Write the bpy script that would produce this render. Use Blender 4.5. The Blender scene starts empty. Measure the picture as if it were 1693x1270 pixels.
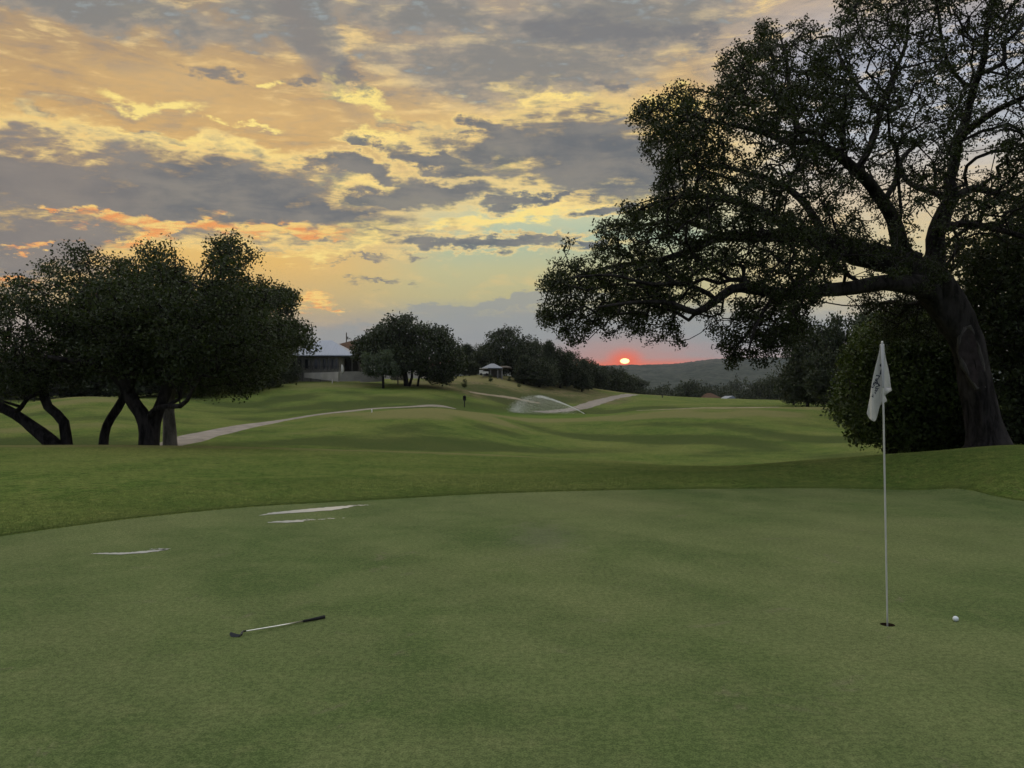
import bpy, bmesh, math, random
import numpy as np
from mathutils import Vector, Matrix

S = bpy.context.scene
COL = S.collection
random.seed(7)
rng = np.random.default_rng(7)
R = math.radians

# ------------------------------------------------------------------ camera
F = 1271.0                     # focal length in photo pixels (photo is 1693 wide)
CX, CY = 846.5, 660.0          # principal column / horizon row of the photo
CAMZ = 1.75
cam_data = bpy.data.cameras.new('camera')
cam = bpy.data.objects.new('camera', cam_data)
COL.objects.link(cam)
cam.location = (0, 0, CAMZ)
cam.rotation_euler = (R(90), 0, 0)
cam_data.sensor_width = 36
cam_data.lens = 36 * F / 1693
cam_data.shift_y = 25.0 / 1693
cam_data.clip_start = 0.05
cam_data.clip_end = 20000
S.camera = cam
S.view_settings.view_transform = 'Standard'
S.view_settings.look = 'None'
S.view_settings.gamma = 1
S.view_settings.exposure = 0
S.render.engine = 'CYCLES'
S.cycles.use_denoising = True
S.cycles.use_adaptive_sampling = True
S.cycles.adaptive_threshold = 0.02
S.cycles.adaptive_min_samples = 24
S.cycles.max_bounces = 5
S.cycles.diffuse_bounces = 2
S.cycles.glossy_bounces = 2
S.cycles.transmission_bounces = 3
S.cycles.transparent_max_bounces = 8
S.cycles.volume_bounces = 0
S.cycles.caustics_reflective = False
S.cycles.caustics_refractive = False

def srgb(r, g, b, k=1.0):
    def c(v):
        v /= 255.0
        return (v / 12.92 if v <= 0.04045 else ((v + 0.055) / 1.055) ** 2.4) * k
    return (c(r), c(g), c(b), 1.0)

# ------------------------------------------------------------------ node helpers
class NT:
    def __init__(s, tree):
        s.t = tree; s.n = tree.nodes; s.l = tree.links
    def set(s, sock, v):
        if isinstance(v, bpy.types.NodeSocket): s.l.new(v, sock)
        elif v is not None: sock.default_value = v
    def math(s, op, a, b=None, c=None, clamp=False):
        n = s.n.new('ShaderNodeMath'); n.operation = op; n.use_clamp = clamp
        s.set(n.inputs[0], a)
        if b is not None: s.set(n.inputs[1], b)
        if c is not None: s.set(n.inputs[2], c)
        return n.outputs[0]
    def vmath(s, op, a, b=None, scale=None):
        n = s.n.new('ShaderNodeVectorMath'); n.operation = op
        s.set(n.inputs[0], a)
        if b is not None: s.set(n.inputs[1], b)
        if scale is not None: s.set(n.inputs['Scale'], scale)
        return n.outputs['Value'] if op in ('LENGTH', 'DOT_PRODUCT', 'DISTANCE') else n.outputs[0]
    def comb(s, x, y, z=0.0):
        n = s.n.new('ShaderNodeCombineXYZ')
        s.set(n.inputs[0], x); s.set(n.inputs[1], y); s.set(n.inputs[2], z)
        return n.outputs[0]
    def sep(s, v):
        n = s.n.new('ShaderNodeSeparateXYZ'); s.set(n.inputs[0], v)
        return n.outputs
    def noise(s, vec, scale, detail=4, rough=0.55, dist=0.0, color=False):
        n = s.n.new('ShaderNodeTexNoise'); s.set(n.inputs['Vector'], vec)
        n.inputs['Scale'].default_value = scale; n.inputs['Detail'].default_value = detail
        n.inputs['Roughness'].default_value = rough; n.inputs['Distortion'].default_value = dist
        return n.outputs['Color'] if color else n.outputs[0]
    def ss(s, v, lo, hi, a=0.0, b=1.0):
        n = s.n.new('ShaderNodeMapRange'); n.interpolation_type = 'SMOOTHSTEP'
        s.set(n.inputs['Value'], v)
        n.inputs['From Min'].default_value = lo; n.inputs['From Max'].default_value = hi
        n.inputs['To Min'].default_value = a; n.inputs['To Max'].default_value = b
        return n.outputs[0]
    def mix(s, f, a, b, mode='MIX'):
        n = s.n.new('ShaderNodeMix'); n.data_type = 'RGBA'; n.blend_type = mode
        s.set(n.inputs[0], f); s.set(n.inputs[6], a); s.set(n.inputs[7], b)
        return n.outputs[2]
    def ramp(s, f, pts, interp='LINEAR'):
        n = s.n.new('ShaderNodeValToRGB'); s.set(n.inputs[0], f)
        e = n.color_ramp.elements; n.color_ramp.interpolation = interp
        while len(e) < len(pts): e.new(0.5)
        for k, (p, c) in enumerate(pts):
            e[k].position = p; e[k].color = c
        return n.outputs[0]
    def mapping(s, v, loc, rot, scale):
        n = s.n.new('ShaderNodeMapping'); n.vector_type = 'TEXTURE'
        s.set(n.inputs['Vector'], v)
        n.inputs['Location'].default_value = loc; n.inputs['Rotation'].default_value = rot
        n.inputs['Scale'].default_value = scale
        return n.outputs[0]

# ------------------------------------------------------------------ sky (world)
def px2ae(px, py):
    a = math.atan((px - CX) / F)
    e = math.atan((CY - py) / F * math.cos(a))
    return math.degrees(a), math.degrees(e)

SUN_A, SUN_E = px2ae(1033, 597)
world = bpy.data.worlds.new('World')
S.world = world
world.use_nodes = True
W = NT(world.node_tree)
W.n.clear()
out = W.n.new('ShaderNodeOutputWorld')
bg = W.n.new('ShaderNodeBackground')
tc = W.n.new('ShaderNodeTexCoord')
D = tc.outputs['Generated']
dx, dy, dz = W.sep(D)
Adeg = W.math('MULTIPLY', W.math('ARCTAN2', dx, dy), 180 / math.pi)
Edeg = W.math('MULTIPLY', W.math('ARCSINE', dz), 180 / math.pi)
zz = W.math('ADD', W.math('MAXIMUM', dz, 0.0), 0.26)
P = W.comb(W.math('DIVIDE', dx, zz), W.math('DIVIDE', dy, zz), 0.0)
AE0 = W.comb(Adeg, Edeg, 0.0)
nwarp = W.vmath('SUBTRACT', W.noise(P, 6.0, 6, 0.68, color=True), (0.5, 0.5, 0.5))
AE = W.vmath('ADD', AE0, W.vmath('MULTIPLY', nwarp, (11.0, 4.2, 0.0)))
nf1 = W.noise(P, 6.5, 6, 0.62, 0.2)           # cloud billows
nf2 = W.noise(W.vmath('MULTIPLY', P, (1.0, 1.7, 1.0)), 17.0, 4, 0.6)   # finer ripples
nf3 = W.noise(P, 1.6, 3, 0.5)                 # broad variation
stk = W.noise(W.vmath('MULTIPLY', AE0, (0.15, 0.95, 1.0)), 1.0, 7, 0.68, 0.7)   # level streaks

def field(blobs, src=None):
    """1 minus the distance to the nearest of a set of ellipses (0 on their rim); nodes made last-to-first"""
    made = []
    for b in reversed(blobs):
        mn = W.n.new('ShaderNodeMath'); mn.operation = 'MINIMUM'
        ln = W.n.new('ShaderNodeVectorMath'); ln.operation = 'LENGTH'
        if b[4]:
            mp = W.n.new('ShaderNodeMapping'); mp.vector_type = 'TEXTURE'
        else:
            mp = W.n.new('ShaderNodeVectorMath'); mp.operation = 'MULTIPLY_ADD'
        made.append((mn, ln, mp))
    acc = 9.0
    for (mn, ln, mp), b in zip(reversed(made), blobs):
        px, py, rx, ry, rot = b[:5]
        a, e = px2ae(px, py)
        k = math.degrees(1 / F) * math.cos(math.radians(a)) ** 1.5
        W.set(mp.inputs[0], AE if src is None else src)
        if rot:
            mp.inputs['Location'].default_value = (a, e, 0)
            mp.inputs['Rotation'].default_value = (0, 0, R(rot))
            mp.inputs['Scale'].default_value = (rx * k, ry * k, 1)
        else:
            mp.inputs[1].default_value = (1 / (rx * k), 1 / (ry * k), 1)
            mp.inputs[2].default_value = (-a / (rx * k), -e / (ry * k), 0)
        W.l.new(mp.outputs[0], ln.inputs[0])
        W.set(mn.inputs[0], acc); W.l.new(ln.outputs['Value'], mn.inputs[1])
        acc = mn.outputs[0]
    return W.math('SUBTRACT', 1.0, acc)

def g(*c): return srgb(*c)
# clear-sky gradients, by elevation (0..60 deg -> 0..1)
Er = W.math('DIVIDE', Edeg, 60.0, clamp=True)
left = W.ramp(Er, [(0.0, g(150, 125, 115)), (5.0/60, g(165, 155, 145)), (6.6/60, g(196, 172, 125)), (9.5/60, g(232, 188, 108)),
                   (12/60, g(240, 198, 110)), (15/60, g(218, 176, 110)), (19/60, g(204, 166, 112)), (23/60, g(176, 150, 118)),
                   (27/60, g(148, 138, 126)), (34/60, g(140, 142, 146))])
mid = W.ramp(Er, [(0.0, g(236, 92, 64)), (2.5/60, g(220, 112, 90)), (3.05/60, g(160, 146, 146)), (4.6/60, g(150, 152, 154)),
                  (6.0/60, g(160, 160, 150)), (7.5/60, g(190, 182, 136)), (9.4/60, g(194, 190, 144)), (11.8/60, g(172, 190, 166)),
                  (13.5/60, g(200, 204, 168)), (16.5/60, g(210, 186, 134)), (20/60, g(206, 174, 124)), (25/60, g(172, 152, 130)),
                  (34/60, g(150, 152, 154))])
right = W.ramp(Er, [(0.0, g(240, 120, 96)), (2.4/60, g(214, 134, 116)), (3.0/60, g(164, 152, 150)), (5.0/60, g(154, 158, 162)),
                    (7.5/60, g(206, 192, 150)), (10/60, g(210, 196, 154)), (13.5/60, g(214, 196, 168)), (17/60, g(186, 192, 200)),
                    (22/60, g(170, 176, 192)), (26/60, g(190, 170, 150)), (34/60, g(150, 154, 160))])
base = W.mix(W.ss(Adeg, -17, -4), left, mid)
base = W.mix(W.ss(Adeg, 12, 22), base, right)

# broad high sheet: golden-tan against blue-grey, rippled
sheet_t = W.math('ADD', W.math('MULTIPLY', W.math('SUBTRACT', nf3, 0.5), 0.8),
                 W.math('ADD', W.math('MULTIPLY', W.math('SUBTRACT', nf2, 0.5), 0.7), W.math('MULTIPLY', W.math('SUBTRACT', stk, 0.5), 1.3)))
hi_amt = W.ss(Edeg, 12.5, 17)
base = W.mix(W.math('MULTIPLY', W.ss(sheet_t, -0.02, 0.30), W.math('MULTIPLY', hi_amt, 0.6)), base, g(140, 134, 130))
base = W.mix(W.math('MULTIPLY', W.ss(sheet_t, 0.0, -0.32), W.math('MULTIPLY', hi_amt, 0.85)), base, g(244, 212, 146))
lowrip = W.math('MULTIPLY', W.math('MULTIPLY', W.ss(Edeg, 4.0, 7.5), W.ss(Edeg, 14.5, 12.0)), 0.35)
base = W.mix(W.math('MULTIPLY', W.ss(nf1, 0.5, 0.72), lowrip), base, g(236, 200, 130))

# soft golden glows in the sheet
glow = field([(330, 262, 420, 70, 0), (330, 130, 260, 70, 5), (420, 185, 300, 50, 0), (1120, 150, 90, 70, 0), (700, 210, 250, 35, 0),
              (560, 345, 330, 90, 12), (620, 405, 190, 70, 8)])
base = W.mix(W.math('MULTIPLY', W.ss(glow, 0.0, 1.0), 0.6), base, g(226, 186, 122))

# mottled grey sheet at the top
mott = field([(860, 110, 320, 75, 0), (1010, 40, 280, 60, 0), (150, 8, 400, 42, 0), (520, 60, 70, 80, 28), (470, 15, 120, 50, 0),
              (700, 20, 200, 40, 0)])
mt = W.math('ADD', mott, W.math('MULTIPLY', W.math('SUBTRACT', nf2, 0.5), 1.7))
base = W.mix(W.math('MULTIPLY', W.ss(mott, 0.0, 0.5), 0.55), base, g(166, 160, 150))
base = W.mix(W.math('MULTIPLY', W.ss(mt, 0.1, 0.75), 0.8), base, g(126, 127, 126))
wisp = W.math('MULTIPLY', W.ss(mott, 0.0, 0.4), W.ss(nf2, 0.56, 0.72))
base = W.mix(W.math('MULTIPLY', wisp, 0.4), base, g(176, 192, 196))
# diagonal shadow ray through the sheet
ray = field([(505, 60, 190, 34, -52)], src=AE0)
base = W.mix(W.math('MULTIPLY', W.ss(ray, 0.0, 0.7), 0.55), base, g(136, 130, 126))

# bright fringes (lit cloud edges)
gold = field([(590, 168, 66, 17, -24), (455, 143, 22, 9, 0), (405, 203, 60, 5, 0), (330, 196, 24, 7, 10),
              (870, 352, 250, 15, 7), (1010, 335, 120, 16, 6), (720, 368, 160, 8, 3), (838, 262, 60, 12, -20), (760, 265, 40, 12, 0),
              (640, 236, 90, 14, 0), (660, 325, 110, 9, 0), (600, 300, 110, 9, 0), (540, 385, 90, 16, 12), (905, 165, 70, 9, 0),
              (1120, 175, 60, 36, 0), (240, 168, 90, 12, 0), (300, 235, 240, 16, 0), (600, 395, 120, 22, 20)])
gt = W.math('ADD', gold, W.math('ADD', W.math('MULTIPLY', W.math('SUBTRACT', stk, 0.5), 2.6), W.math('MULTIPLY', W.math('SUBTRACT', nf2, 0.5), 2.0)))
base = W.mix(W.math('MULTIPLY', W.ss(gt, -0.1, 0.8), 0.95), base, srgb(255, 229, 138))

# dark cloud banks
dark = field([(130, 316, 520, 84, 0), (400, 324, 300, 66, -5), (500, 352, 120, 24, 0), (60, 390, 190, 70, 0), (0, 430, 130, 50, 0),
              (975, 256, 200, 68, -4), (1050, 285, 110, 56, 0), (850, 240, 150, 30, 3), (815, 207, 34, 16, 0), (740, 266, 90, 16, -8),
              (615, 246, 48, 13, -10), (580, 276, 84, 16, -8), (735, 312, 120, 20, 0), (650, 322, 90, 15, 0), (865, 332, 100, 10, 4),
              (560, 350, 66, 22, 0), (790, 402, 200, 13, 0), (1010, 348, 60, 12, 5), (975, 398, 50, 9, 6)])
small = field([(358, 119, 52, 13, -14), (222, 216, 36, 9, 3), (55, 185, 46, 12, 0), (128, 214, 40, 8, 0), (268, 230, 34, 9, 0), (710, 215, 70, 9, 0),
               (452, 415, 40, 10, 0), (530, 397, 28, 5, 0), (505, 143, 46, 7, -6), (595, 432, 44, 4, 0), (700, 381, 110, 6, 4),
               (1022, 146, 34, 10, -20), (1016, 188, 26, 9, 0), (1000, 50, 130, 18, -6), (1130, 52, 90, 14, -10), (572, 140, 26, 34, 20),
               (960, 322, 80, 10, 0), (620, 468, 50, 5, 3), (690, 428, 16, 7, 0), (890, 392, 60, 6, 0)])
st_ = W.math('ADD', small, W.math('ADD', W.math('MULTIPLY', W.math('SUBTRACT', nf2, 0.5), 2.0), W.math('MULTIPLY', W.math('SUBTRACT', stk, 0.5), 2.2)))
base = W.mix(W.math('MULTIPLY', W.ss(st_, -0.15, 0.75), 0.85), base, g(122, 122, 124))
dt = W.math('ADD', dark, W.math('ADD', W.math('MULTIPLY', W.math('SUBTRACT', nf1, 0.5), 1.3),
                                W.math('ADD', W.math('MULTIPLY', W.math('SUBTRACT', nf2, 0.5), 0.9),
                                       W.math('MULTIPLY', W.math('SUBTRACT', stk, 0.5), 1.3))))
dcol = W.mix(W.ss(W.math('ADD', W.math('MULTIPLY', nf1, 0.6), W.math('MULTIPLY', stk, 0.4)), 0.38, 0.62), g(98, 105, 113), g(134, 131, 126))
dcol = W.mix(W.math('MULTIPLY', W.ss(Adeg, -22, -31), 0.6), dcol, g(136, 128, 124))
edge = W.math('MULTIPLY', W.math('MULTIPLY', W.ss(dt, -0.5, 0.0), W.ss(dt, 0.3, 0.02)), W.ss(nf3, 0.30, 0.52))
base = W.mix(W.math('MULTIPLY', edge, W.math('MULTIPLY', W.ss(Edeg, 8, 12), 0.8)), base, srgb(255, 222, 142))
base = W.mix(W.math('MULTIPLY', W.ss(dt, -0.2, 0.48), 0.96), base, dcol)

# orange-lit underside of the left bank
og = field([(330, 374, 250, 13, 2), (180, 358, 60, 9, 0), (250, 395, 90, 12, 20), (60, 404, 70, 8, 8), (10, 462, 60, 10, 5), (510, 498, 60, 15, 10),
            (90, 350, 24, 4, 0), (470, 378, 110, 10, -5)])
ot = W.math('ADD', og, W.math('ADD', W.math('MULTIPLY', W.math('SUBTRACT', nf1, 0.5), 1.6), W.math('MULTIPLY', W.math('SUBTRACT', stk, 0.5), 2.4)))
base = W.mix(W.math('MULTIPLY', W.ss(ot, -0.1, 0.6), 0.88), base, W.mix(W.ss(W.math('ADD', nf2, stk), 0.88, 1.14), srgb(244, 158, 86), srgb(255, 214, 124)))

# low blue-grey haze bank with its soft streaked top
low = field([(900, 535, 300, 28, 0), (880, 500, 190, 13, 3), (740, 512, 90, 12, 0), (720, 560, 320, 34, 0), (560, 575, 160, 24, 0),
             (1150, 545, 250, 40, 0)])
lt = W.math('ADD', low, W.math('ADD', W.math('MULTIPLY', W.math('SUBTRACT', nf1, 0.5), 0.4), W.math('MULTIPLY', W.math('SUBTRACT', stk, 0.5), 1.2)))
base = W.mix(W.math('MULTIPLY', W.ss(lt, -0.05, 0.45), 0.75), base, g(148, 152, 153))

# red band over the hills and glow of the sun
band = W.math('MULTIPLY', W.math('MULTIPLY', W.ss(Edeg, 2.8, 2.35), W.ss(Adeg, 1.0, 4.5)), W.ss(Adeg, 34, 16))
base = W.mix(band, base, W.mix(W.ss(W.math('ADD', Adeg, W.math('MULTIPLY', W.math('SUBTRACT', stk, 0.5), 14.0)), 9, 18), srgb(255, 100, 44), srgb(246, 126, 104)))
sunv = W.vmath('SUBTRACT', AE0, (SUN_A, SUN_E, 0))
halo = W.vmath('LENGTH', W.vmath('MULTIPLY', sunv, (0.12, 0.35, 0)))
base = W.mix(W.math('MULTIPLY', W.ss(halo, 1.0, 0.0), 0.30), base, srgb(246, 124, 84))
halo2 = W.vmath('LENGTH', W.vmath('MULTIPLY', sunv, (0.52, 0.80, 0)))
base = W.mix(W.math('MULTIPLY', W.ss(halo2, 1.0, 0.0), 0.95), base, srgb(255, 92, 34))
disc = W.vmath('LENGTH', W.vmath('MULTIPLY', sunv, (1 / 0.35, 1 / 0.20, 0)))
disc = W.math('ADD', disc, W.math('MULTIPLY', W.math('SUBTRACT', nf1, 0.5), 0.6))

# rest of the dome: unseen sky, brightened to light the grass, dim ground half
FRONT = W.math('MULTIPLY', W.ss(Edeg, 44, 30), W.ss(dy, 0.0, 0.55))
over = W.mix(W.ss(nf1, 0.35, 0.65), (1.08, 1.12, 1.12, 1), (1.46, 1.42, 1.34, 1))
over = W.mix(W.ss(dy, 0.25, -0.75), over, (0.36, 0.40, 0.48, 1))      # unseen sky behind dimmed to darken slopes facing it
base = W.mix(FRONT, over, base)
base = W.mix(W.ss(Edeg, 0.0, -6.0), base, (0.05, 0.06, 0.04, 1))
base = W.mix(W.ss(disc, 1.15, 0.75), base, (3.0, 2.3, 0.9, 1))
W.l.new(base, bg.inputs[0]); bg.inputs[1].default_value = 1.0
W.l.new(bg.outputs[0], out.inputs[0])
world.cycles.sampling_method = 'MANUAL'
world.cycles.sample_map_resolution = 512

# ------------------------------------------------------------------ sun lamp (veiled, on the horizon)
sun_data = bpy.data.lights.new('sun', 'SUN')
sun_data.energy = 0.12
sun_data.angle = R(2.0)
sun_data.color = (1.0, 0.42, 0.18)
sun = bpy.data.objects.new('sun', sun_data)
COL.objects.link(sun)
sdir = Vector((math.sin(R(SUN_A)) * math.cos(R(SUN_E)), math.cos(R(SUN_A)) * math.cos(R(SUN_E)), math.sin(R(SUN_E))))
sun.rotation_euler = sdir.to_track_quat('Z', 'Y').to_euler()
sun.location = (0, 0, 60)
# ------------------------------------------------------------------ object helpers
def tag(o, label=None, cat=None, group=None, kind=None):
    if label: o['label'] = label
    if cat: o['category'] = cat
    if group: o['group'] = group
    if kind: o['kind'] = kind
    return o

def empty(name, loc, label=None, cat=None, group=None, rz=0.0):
    o = bpy.data.objects.new(name, None); COL.objects.link(o)
    o.location = loc; o.rotation_euler = (0, 0, rz); o.empty_display_size = 0.2
    return tag(o, label, cat, group)

def mesh_np(name, verts, faces, mat=None, parent=None, smooth=False, attrs=None, world_verts=True):
    """verts (N,3), faces (M,k) all the same size k, or a list of such arrays"""
    verts = np.asarray(verts, dtype=np.float32)
    if parent is not None and world_verts:
        verts = verts - np.array(parent_origin(parent), dtype=np.float32)
    fl = faces if isinstance(faces, list) else [faces]
    fl = [np.asarray(f, dtype=np.int32) for f in fl if len(f)]
    me = bpy.data.meshes.new(name)
    me.vertices.add(len(verts)); me.vertices.foreach_set('co', verts.ravel())
    loops = np.concatenate([f.ravel() for f in fl])
    tot = np.concatenate([np.full(len(f), f.shape[1], np.int32) for f in fl])
    start = np.concatenate([[0], np.cumsum(tot)[:-1]]).astype(np.int32)
    me.loops.add(len(loops)); me.loops.foreach_set('vertex_index', loops)
    me.polygons.add(len(tot)); me.polygons.foreach_set('loop_start', start); me.polygons.foreach_set('loop_total', tot)
    if smooth: me.polygons.foreach_set('use_smooth', np.ones(len(tot), bool))
    me.update(calc_edges=True)
    for an, (dom, arr) in (attrs or {}).items():
        at = me.attributes.new(an, 'FLOAT', dom); at.data.foreach_set('value', np.asarray(arr, np.float32))
    me.validate()
    if mat: me.materials.append(mat)
    o = bpy.data.objects.new(name, me); COL.objects.link(o)
    if parent: o.parent = parent
    return o

def parent_origin(p):
    v = Vector((0, 0, 0))
    while p is not None:
        v += Vector(p.location); p = p.parent
    return v

def from_bm(name, bm, mat, parent=None, smooth=False):
    """bm in the parent's local space"""
    me = bpy.data.meshes.new(name)
    bmesh.ops.recalc_face_normals(bm, faces=bm.faces[:])
    bm.to_mesh(me); bm.free()
    if smooth: me.polygons.foreach_set('use_smooth', np.ones(len(me.polygons), bool))
    me.materials.append(mat)
    o = bpy.data.objects.new(name, me); COL.objects.link(o)
    if parent: o.parent = parent
    return o

def bm_box(bm, lo, hi, M=None):
    x0, y0, z0 = lo; x1, y1, z1 = hi
    vs = [bm.verts.new((M @ Vector(p)) if M else p) for p in
          ((x0, y0, z0), (x1, y0, z0), (x1, y1, z0), (x0, y1, z0), (x0, y0, z1), (x1, y0, z1), (x1, y1, z1), (x0, y1, z1))]
    for f in ((0, 3, 2, 1), (4, 5, 6, 7), (0, 1, 5, 4), (1, 2, 6, 5), (2, 3, 7, 6), (3, 0, 4, 7)):
        bm.faces.new([vs[i] for i in f])

def bm_tube(bm, pts, radii, n=12, cap=True, flat=1.0):
    pts = [Vector(p) for p in pts]
    rings = []
    up = Vector((0, 0, 1))
    for i, p in enumerate(pts):
        t = (pts[min(i + 1, len(pts) - 1)] - pts[max(i - 1, 0)]).normalized()
        a = t.cross(up if abs(t.z) < 0.95 else Vector((0, 1, 0))).normalized()
        b = t.cross(a).normalized()
        rings.append([bm.verts.new(p + a * math.cos(2 * math.pi * k / n) * radii[i] + b * math.sin(2 * math.pi * k / n) * radii[i] * flat)
                      for k in range(n)])
    for r0, r1 in zip(rings, rings[1:]):
        for k in range(n):
            bm.faces.new((r0[k], r0[(k + 1) % n], r1[(k + 1) % n], r1[k]))
    if cap:
        bm.faces.new(rings[0][::-1]); bm.faces.new(rings[-1])

# ------------------------------------------------------------------ materials
def pbr(name, color, rough=0.8, spec=0.3, metal=0.0, vary=0.0, scale=5.0, bump=0.0, bscale=30.0):
    m = bpy.data.materials.new(name); m.use_nodes = True
    N = NT(m.node_tree); b = N.n['Principled BSDF']
    b.inputs['Roughness'].default_value = rough
    b.inputs['Specular IOR Level'].default_value = spec
    b.inputs['Metallic'].default_value = metal
    geo = N.n.new('ShaderNodeTexCoord').outputs['Object']
    c = color if len(color) == 4 else (*color, 1)
    if vary:
        n = N.noise(geo, scale, 4, 0.6)
        lo = tuple(v * (1 - vary) for v in c[:3]) + (1,); hi = tuple(min(1, v * (1 + vary)) for v in c[:3]) + (1,)
        N.l.new(N.mix(N.ss(n, 0.3, 0.7), lo, hi), b.inputs['Base Color'])
    else:
        b.inputs['Base Color'].default_value = c
    if bump:
        bn = N.n.new('ShaderNodeBump'); bn.inputs['Strength'].default_value = bump; bn.inputs['Distance'].default_value = 0.02
        N.l.new(N.noise(geo, bscale, 4, 0.6), bn.inputs['Height']); N.l.new(bn.outputs[0], b.inputs['Normal'])
    return m

def leaf_mat(name, dark, light, trans=0.25):
    m = bpy.data.materials.new(name); m.use_nodes = True
    N = NT(m.node_tree); N.n.clear()
    o = N.n.new('ShaderNodeOutputMaterial')
    at = N.n.new('ShaderNodeAttribute'); at.attribute_name = 'tone'
    c = N.mix(at.outputs['Fac'], (*dark, 1), (*light, 1))
    d = N.n.new('ShaderNodeBsdfPrincipled'); d.inputs['Roughness'].default_value = 0.55
    d.inputs['Specular IOR Level'].default_value = 0.25
    N.l.new(c, d.inputs['Base Color'])
    t = N.n.new('ShaderNodeBsdfTranslucent'); N.l.new(N.mix(1.0, c, (1.3, 1.25, 0.5, 1), 'MULTIPLY'), t.inputs[0])
    mx = N.n.new('ShaderNodeMixShader'); mx.inputs[0].default_value = trans
    N.l.new(d.outputs[0], mx.inputs[1]); N.l.new(t.outputs[0], mx.inputs[2]); N.l.new(mx.outputs[0], o.inputs[0])
    return m

def bark_mat(name, c0, c1, sc=6.0):
    m = bpy.data.materials.new(name); m.use_nodes = True
    N = NT(m.node_tree); b = N.n['Principled BSDF']
    b.inputs['Roughness'].default_value = 0.95; b.inputs['Specular IOR Level'].default_value = 0.1
    co = N.n.new('ShaderNodeTexCoord').outputs['Object']
    st = N.vmath('MULTIPLY', co, (1.0, 1.0, 0.22))
    n1 = N.noise(st, sc, 6, 0.7, 0.4); n2 = N.noise(co, 1.1, 3, 0.6)
    c = N.mix(N.ss(n1, 0.35, 0.65), (*c0, 1), (*c1, 1))
    c = N.mix(N.math('MULTIPLY', N.ss(n2, 0.5, 0.72), 0.6), c, tuple(v * 1.5 for v in c1) + (1,))
    N.l.new(c, b.inputs['Base Color'])
    bn = N.n.new('ShaderNodeBump'); bn.inputs['Strength'].default_value = 0.9; bn.inputs['Distance'].default_value = 0.05
    N.l.new(n1, bn.inputs['Height']); N.l.new(bn.outputs[0], b.inputs['Normal'])
    return m

# ------------------------------------------------------------------ terrain
def ray(px, py):
    return np.array([(px - CX) / F, 1.0, (CY - py) / F])

def at(px, py, Y):
    """the world point seen at photo pixel px,py at depth Y"""
    r = ray(px, py) * Y
    return Vector((r[0], r[1], CAMZ + r[2]))

def pchip(x, y, xq):
    x = np.asarray(x, float); y = np.asarray(y, float)
    h = np.diff(x); dl = np.diff(y, axis=0) / (h if y.ndim == 1 else h[:, None])
    m = np.zeros_like(y)
    w1 = 2 * h[1:] + h[:-1]; w2 = h[1:] + 2 * h[:-1]
    if y.ndim > 1: w1 = w1[:, None]; w2 = w2[:, None]
    with np.errstate(divide='ignore', invalid='ignore'):
        hm = (w1 + w2) / (w1 / dl[:-1] + w2 / dl[1:])
    m[1:-1] = np.where(dl[:-1] * dl[1:] > 0, hm, 0)
    m[0] = dl[0]; m[-1] = dl[-1]
    i = np.clip(np.searchsorted(x, xq) - 1, 0, len(x) - 2)
    t = np.clip((xq - x[i]) / h[i], 0, 1)
    if y.ndim > 1: t = t[:, None]; hh = h[i][:, None]
    else: hh = h[i]
    return ((2*t**3 - 3*t**2 + 1) * y[i] + (t**3 - 2*t**2 + t) * hh * m[i] + (-2*t**3 + 3*t**2) * y[i+1] + (t**3 - t**2) * hh * m[i+1])

# edge of the putting green: photo column -> distance
EDGE_PX = [(-500, 960), (-200, 915), (0, 887), (100, 873), (200, 860), (340, 845), (420, 838), (600, 828), (800, 817), (1000, 811),
           (1250, 808), (1400, 808), (1560, 813), (1693, 829), (1900, 860), (2300, 930)]
ea = [-180, -130, -90]; er = [5.5, 6.0, 6.8]
for px, py in EDGE_PX:
    a = math.atan((px - CX) / F); ea.append(math.degrees(a)); er.append(F * CAMZ / (py - CY) / math.cos(a))
ea += [90, 130, 180]; er += [6.6, 6.0, 5.5]
def r_edge(adeg):
    return pchip(ea, np.array(er), np.clip(np.asarray(adeg, float), -180, 180))

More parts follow.
